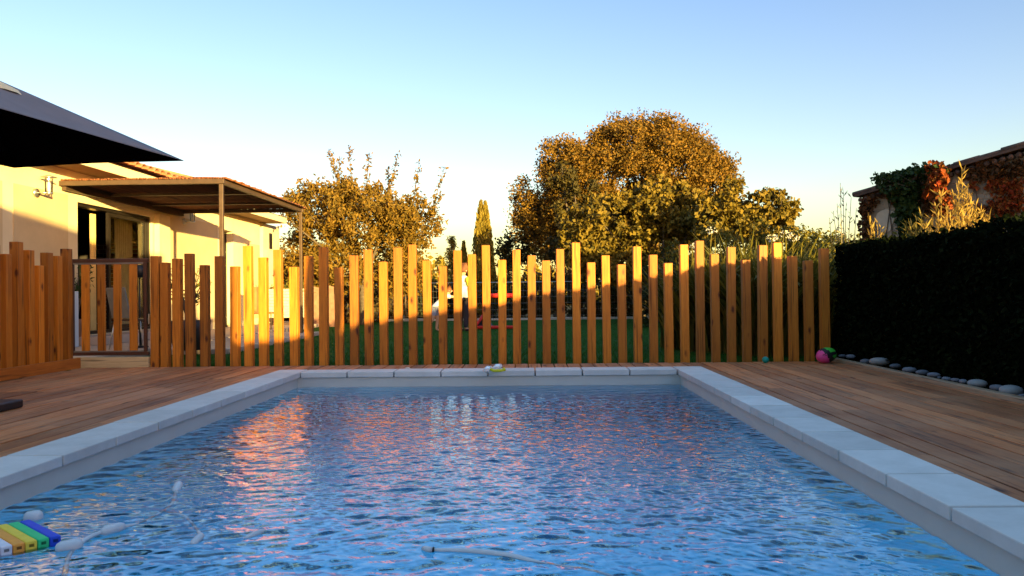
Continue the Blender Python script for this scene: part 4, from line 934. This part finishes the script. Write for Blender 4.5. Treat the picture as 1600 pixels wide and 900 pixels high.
# tall dry reeds / bamboo
def reeds(name, px, Y, tops, lb, mat, cat, dens=26, ls=.14):
    p0 = at(px, 380, Y=Y); t_ = thing(name, (p0.x, Y, -.15), lb, cat, 'dry reeds beyond the hedge'); st = MB(); P2 = []; U2 = []
    for (tx, ty) in tops:
        e_ = at(tx, ty, Y=Y + random.uniform(-.25, .25)); b0 = Vector((p0.x + (e_.x - p0.x)*.35 + random.gauss(0, .06), Y + random.gauss(0, .1), -.1)); md = b0.lerp(e_, .55) + Vector((0, 0, .05))
        pts = smooth([b0, md, e_], 6); st.tube(pts, [.011*(1 - .75*i/len(pts)) for i in range(len(pts))], 5)
        for k in range(dens):
            u = random.uniform(.42, 1); q = b0.lerp(e_, u) + Vector((0, 0, .05*math.sin(math.pi*u))); d_ = Vector((random.gauss(0, .45), random.gauss(0, .45), random.uniform(.45, 1.1))).normalized()
            P2.append(tuple(q)); U2.append(tuple(d_*ls*random.uniform(.5, 1.25)))
    st.build('stems', mat, t_); P2 = np.array(P2); U2 = np.array(U2); Wd = np.cross(U2, unit(len(U2))); Wd /= np.linalg.norm(Wd, axis=1, keepdims=True); Wd *= .022
    m_ = MB(); m_.arr(*rhombs(P2, U2, Wd)); m_.build('leaves', mat, t_)
tops = [(1503, 262), (1498, 285), (1512, 290), (1517, 310), (1525, 318), (1508, 300), (1490, 300), (1478, 318), (1470, 305), (1462, 322), (1534, 328), (1485, 330), (1455, 340), (1496, 318), (1520, 335), (1475, 340), (1505, 330), (1540, 345), (1445, 352), (1466, 335), (1488, 345), (1512, 345), (1546, 338), (1530, 350)]
reeds('reed_clump', 1490, 10.0, tops, 'tall golden reed clump in front of the red vine', M_reed, 'reeds', 60, .13)
reeds('reed_clump', 1430, 10.3, [(1425, 350), (1432, 342), (1440, 338), (1447, 347), (1420, 356), (1455, 350), (1436, 354)], 'short broad leaved golden clump left of the tall reeds', leafmat('gold_leaf', [(.20, .15, .03), (.28, .2, .05), (.14, .12, .025)]), 'reeds', 34, .17)
reeds('reed_clump', 1367, 10.6, [(1358, 338), (1366, 352), (1371, 345), (1362, 358), (1376, 356)], 'low golden tuft below the plaster patch of the stone house', M_reed, 'reeds', 18, .13)
reeds('reed_clump', 1318, 12.6, [(1313, 286), (1318, 300), (1308, 318), (1330, 308), (1302, 330), (1338, 325), (1322, 322), (1296, 340)], 'thin pale seed stalks against the sky left of the stone house', leafmat('pale_reed', [(.30, .24, .15), (.38, .3, .2)], .3), 'reeds', 16, .10)

# ------------------------------------------------------------------ stone house on the right

LW = Vector((5.44, 12.5, 0)); PH = R(60); dW = Vector((math.cos(PH), -math.sin(PH), 0)); nW = Vector((-math.sin(PH), -math.cos(PH), 0))
def atw(px, py, off=0.0):
    """pixel to (distance along the creeper wall, height)"""
    d = CROT @ Vector(((px - 800)/FPX, -(py - 450)/FPX, -1)); o = LW + nW*off
    k = (o - CAM).dot(nW)/d.dot(nW); q = CAM + d*k; return ((q - LW).dot(dW), q.z)
def wp(u, z, off=0.0): q = LW + dW*u + nW*off; return Vector((q.x, q.y, z))
sh_ = thing('stone_house', (LW.x, LW.y, -.1), 'old stone house covered in creeper beyond the hedge on the right', 'house')
(u0, z0_), (u1_, z1_) = atw(1346, 310), atw(1600, 237); slp = (z1_ - z0_)/(u1_ - u0); UE = 4.6; DW = 4.0
ze = lambda u: z0_ + (u - u0)*slp
m_ = MB(); vs = [wp(u0, -.2), wp(UE, -.2), wp(UE, ze(UE)), wp(u0, z0_), wp(u0, -.2, -DW), wp(UE, -.2, -DW), wp(UE, ze(UE), -DW), wp(u0, z0_, -DW)]
m_.add(vs, [(0, 1, 2, 3), (1, 5, 6, 2), (5, 4, 7, 6), (4, 0, 3, 7)]); m_.build('wall', M_rubble, sh_)
m_ = MB(); vs = [wp(u, ze(u) + dz, off) for dz in (.03, .065) for (u, off) in ((u0 - .06, .10), (UE + .1, .10), (UE + .1, -DW - .1), (u0 - .08, -DW - .1))]
m_.add(vs, [(3, 2, 1, 0), (4, 5, 6, 7), (0, 1, 5, 4), (1, 2, 6, 5), (2, 3, 7, 6), (3, 0, 4, 7)])
u = u0 - .1
while u < UE:
    L = random.uniform(.30, .36)
    for off in (.055, -.10, -.25):
        dz = random.uniform(-.008, .02); m_.tube([wp(u, ze(u) + .075 + dz, off), wp(u + L*1.15, ze(u + L) + .085 + dz, off)], [.045, .038], 8)
    u += L
m_.build('roof', M_oldtile, sh_)
m_ = MB(); u = u0 + .02
while u < UE:
    m_.tube([wp(u, ze(u) - .03, .065), wp(u, ze(u) - .035, .003)], .036, 8); u += .105
m_.build('scalloped_eave', M_oldtile, sh_)
uq, zq = atw(1384, 345); m_ = MB(); pts = [(uq + .15*math.cos(a_)*(1 + .2*math.sin(3*a_)), zq + .20*math.sin(a_)*(1 + .12*math.cos(2*a_))) for a_ in np.linspace(0, 2*math.pi, 21)[:-1]]
m_.add([wp(a_, b_, .012) for a_, b_ in pts] + [wp(a_, b_, .001) for a_, b_ in pts], [tuple(range(20))] + [(k, (k + 1) % 20, 20 + (k + 1) % 20, 20 + k) for k in range(20)]); m_.build('plaster_patch', M_plaster, sh_)
def creeper(name, spots, mat, lb, size=.08, off=.03, off0=.02):
    """leaf masses on the wall: (px, py, rx px, ry px, n)"""
    ua, za = atw(spots[0][0], spots[0][1]); b0 = wp(ua, -.15, .03); t_ = thing(name, b0, lb, 'climbing plant', 'creepers on the stone house'); m_ = MB(); st = MB()
    for (px, py, rx, ry, n_) in spots:
        uq, zq = atw(px, py); ur = abs(atw(px + rx, py)[0] - uq); zr_ = abs(atw(px, py - ry)[1] - zq)
        th_ = rng.uniform(0, 6.28, n_); rr = np.sqrt(rng.uniform(0, 1, n_))
        uu = uq + ur*rr*np.cos(th_) + .03*rng.normal(size=n_); zz = zq + zr_*rr*np.sin(th_) + .03*rng.normal(size=n_); oo = off0 + np.abs(rng.normal(0, off, n_))
        P2 = np.array([tuple(wp(a_, b_, c_)) for a_, b_, c_ in zip(uu, zz, oo)]); leafcloud(m_, P2, size, .8, .5)
        st.tube([b0, wp(ua + .6*(uq - ua), zq*.5, .02), wp(uq, zq, .02)], [.016, .012, .005], 6)
    m_.build('leaves', mat, t_); st.build('stem', M_bark, t_)
creeper('ivy', [(1420, 330, 16, 40, 380), (1420, 300, 26, 26, 340), (1400, 285, 28, 14, 240), (1440, 290, 22, 22, 280), (1425, 345, 22, 30, 260), (1440, 268, 28, 8, 200), (1385, 279, 10, 6, 50)], M_ivy, 'dark green ivy spilling over the eave of the stone house', .09, .05)
creeper('red_creeper', [(1480, 278, 12, 18, 300), (1474, 296, 14, 16, 190), (1488, 322, 12, 24, 190), (1472, 263, 14, 4, 80)], M_red, 'orange red creeper catching the sun at the middle of the wall', .08, .05, .16)
creeper('red_creeper', [(1562, 290, 20, 14, 130), (1580, 318, 22, 20, 200), (1555, 322, 12, 10, 60), (1530, 332, 10, 8, 40), (1590, 290, 14, 12, 80), (1525, 290, 6, 5, 16), (1568, 335, 16, 10, 60)], M_red, 'dark red creeper in shade at the right edge of the wall', .075, .02)
creeper('rust_creeper', [(1352, 340, 6, 32, 120), (1362, 318, 8, 12, 80), (1360, 365, 8, 18, 90), (1455, 310, 14, 26, 190), (1395, 302, 26, 8, 120), (1540, 268, 40, 14, 260), (1585, 265, 26, 14, 200), (1560, 345, 40, 10, 110)], M_rust, 'rust brown creeper hanging under the scalloped eave', .08, .03)
m_ = MB(); t_ = thing('vine_shoot', wp(.4, 2.4, .1), 'leafy vine shoot curling past the eave against the sky', 'climbing plant', 'creepers on the stone house'); st = MB(); P2 = []
for pts in ([(1420, 292), (1395, 285), (1375, 278), (1362, 279)], [(1425, 285), (1405, 273), (1392, 272)], [(1455, 275), (1435, 270), (1420, 272)], [(1400, 295), (1380, 295), (1375, 285)], [(1480, 268), (1462, 264), (1450, 268)]):
    cv = smooth([wp(*atw(x_, y_, .2), .2) for x_, y_ in pts], 6); st.tube(cv, .005, 5)
    for q in cv:
        for j in range(3): P2.append(tuple(q + Vector((random.gauss(0, .03), random.gauss(0, .04), random.gauss(0, .03)))))
leafcloud(m_, np.array(P2), .085, .7, .3); m_.build('leaves', M_ivy, t_); st.build('stem', M_bark, t_)

# ------------------------------------------------------------------ unseen blockers added outside the frame to throw the long evening shadows
nb = thing('unseen_shadow_house', (1.5, -8, 0), 'unseen house block added behind the camera to shade the left side', 'house')  # unseen block added to shade the left posts and the house wall
m_ = MB(); m_.box((-3, -13, -.16), (5.65, -5.0, 3.55)); m_.build('wall', M_wallc, nb)  # wall block of the added unseen house
m_ = MB(); m_.box((-3.2, -13.2, 3.552), (5.8, -4.9, 3.68)); m_.build('roof', M_tile, nb)  # roof block of the added unseen house

cpar = thing('shadow_parasol', (2.75, 1.05, 0), 'unseen furled parasol added on the right of the deck to shade a few posts', 'parasol')  # added out of view so its shadow darkens a few fence posts
m_ = MB(); m_.lathe([(.03, .95), (.10, 1.0), (.19, 1.25), (.21, 1.6), (.17, 2.1), (.08, 2.5), (.001, 2.6)], (2.75, 1.05, 0), 14); m_.build('canopy', M_canopy, cpar)  # canopy of the added unseen parasol
m_ = MB(); m_.tube([(2.75, 1.05, .06), (2.75, 1.05, 2.65)], .022, 10); m_.build('pole', M_black, cpar)
m_ = MB(); m_.lathe([(.001, .004), (.24, .004), (.24, .05), (.05, .08), (.001, .085)], (2.75, 1.05, 0), 20); m_.build('base_plate', M_black, cpar)
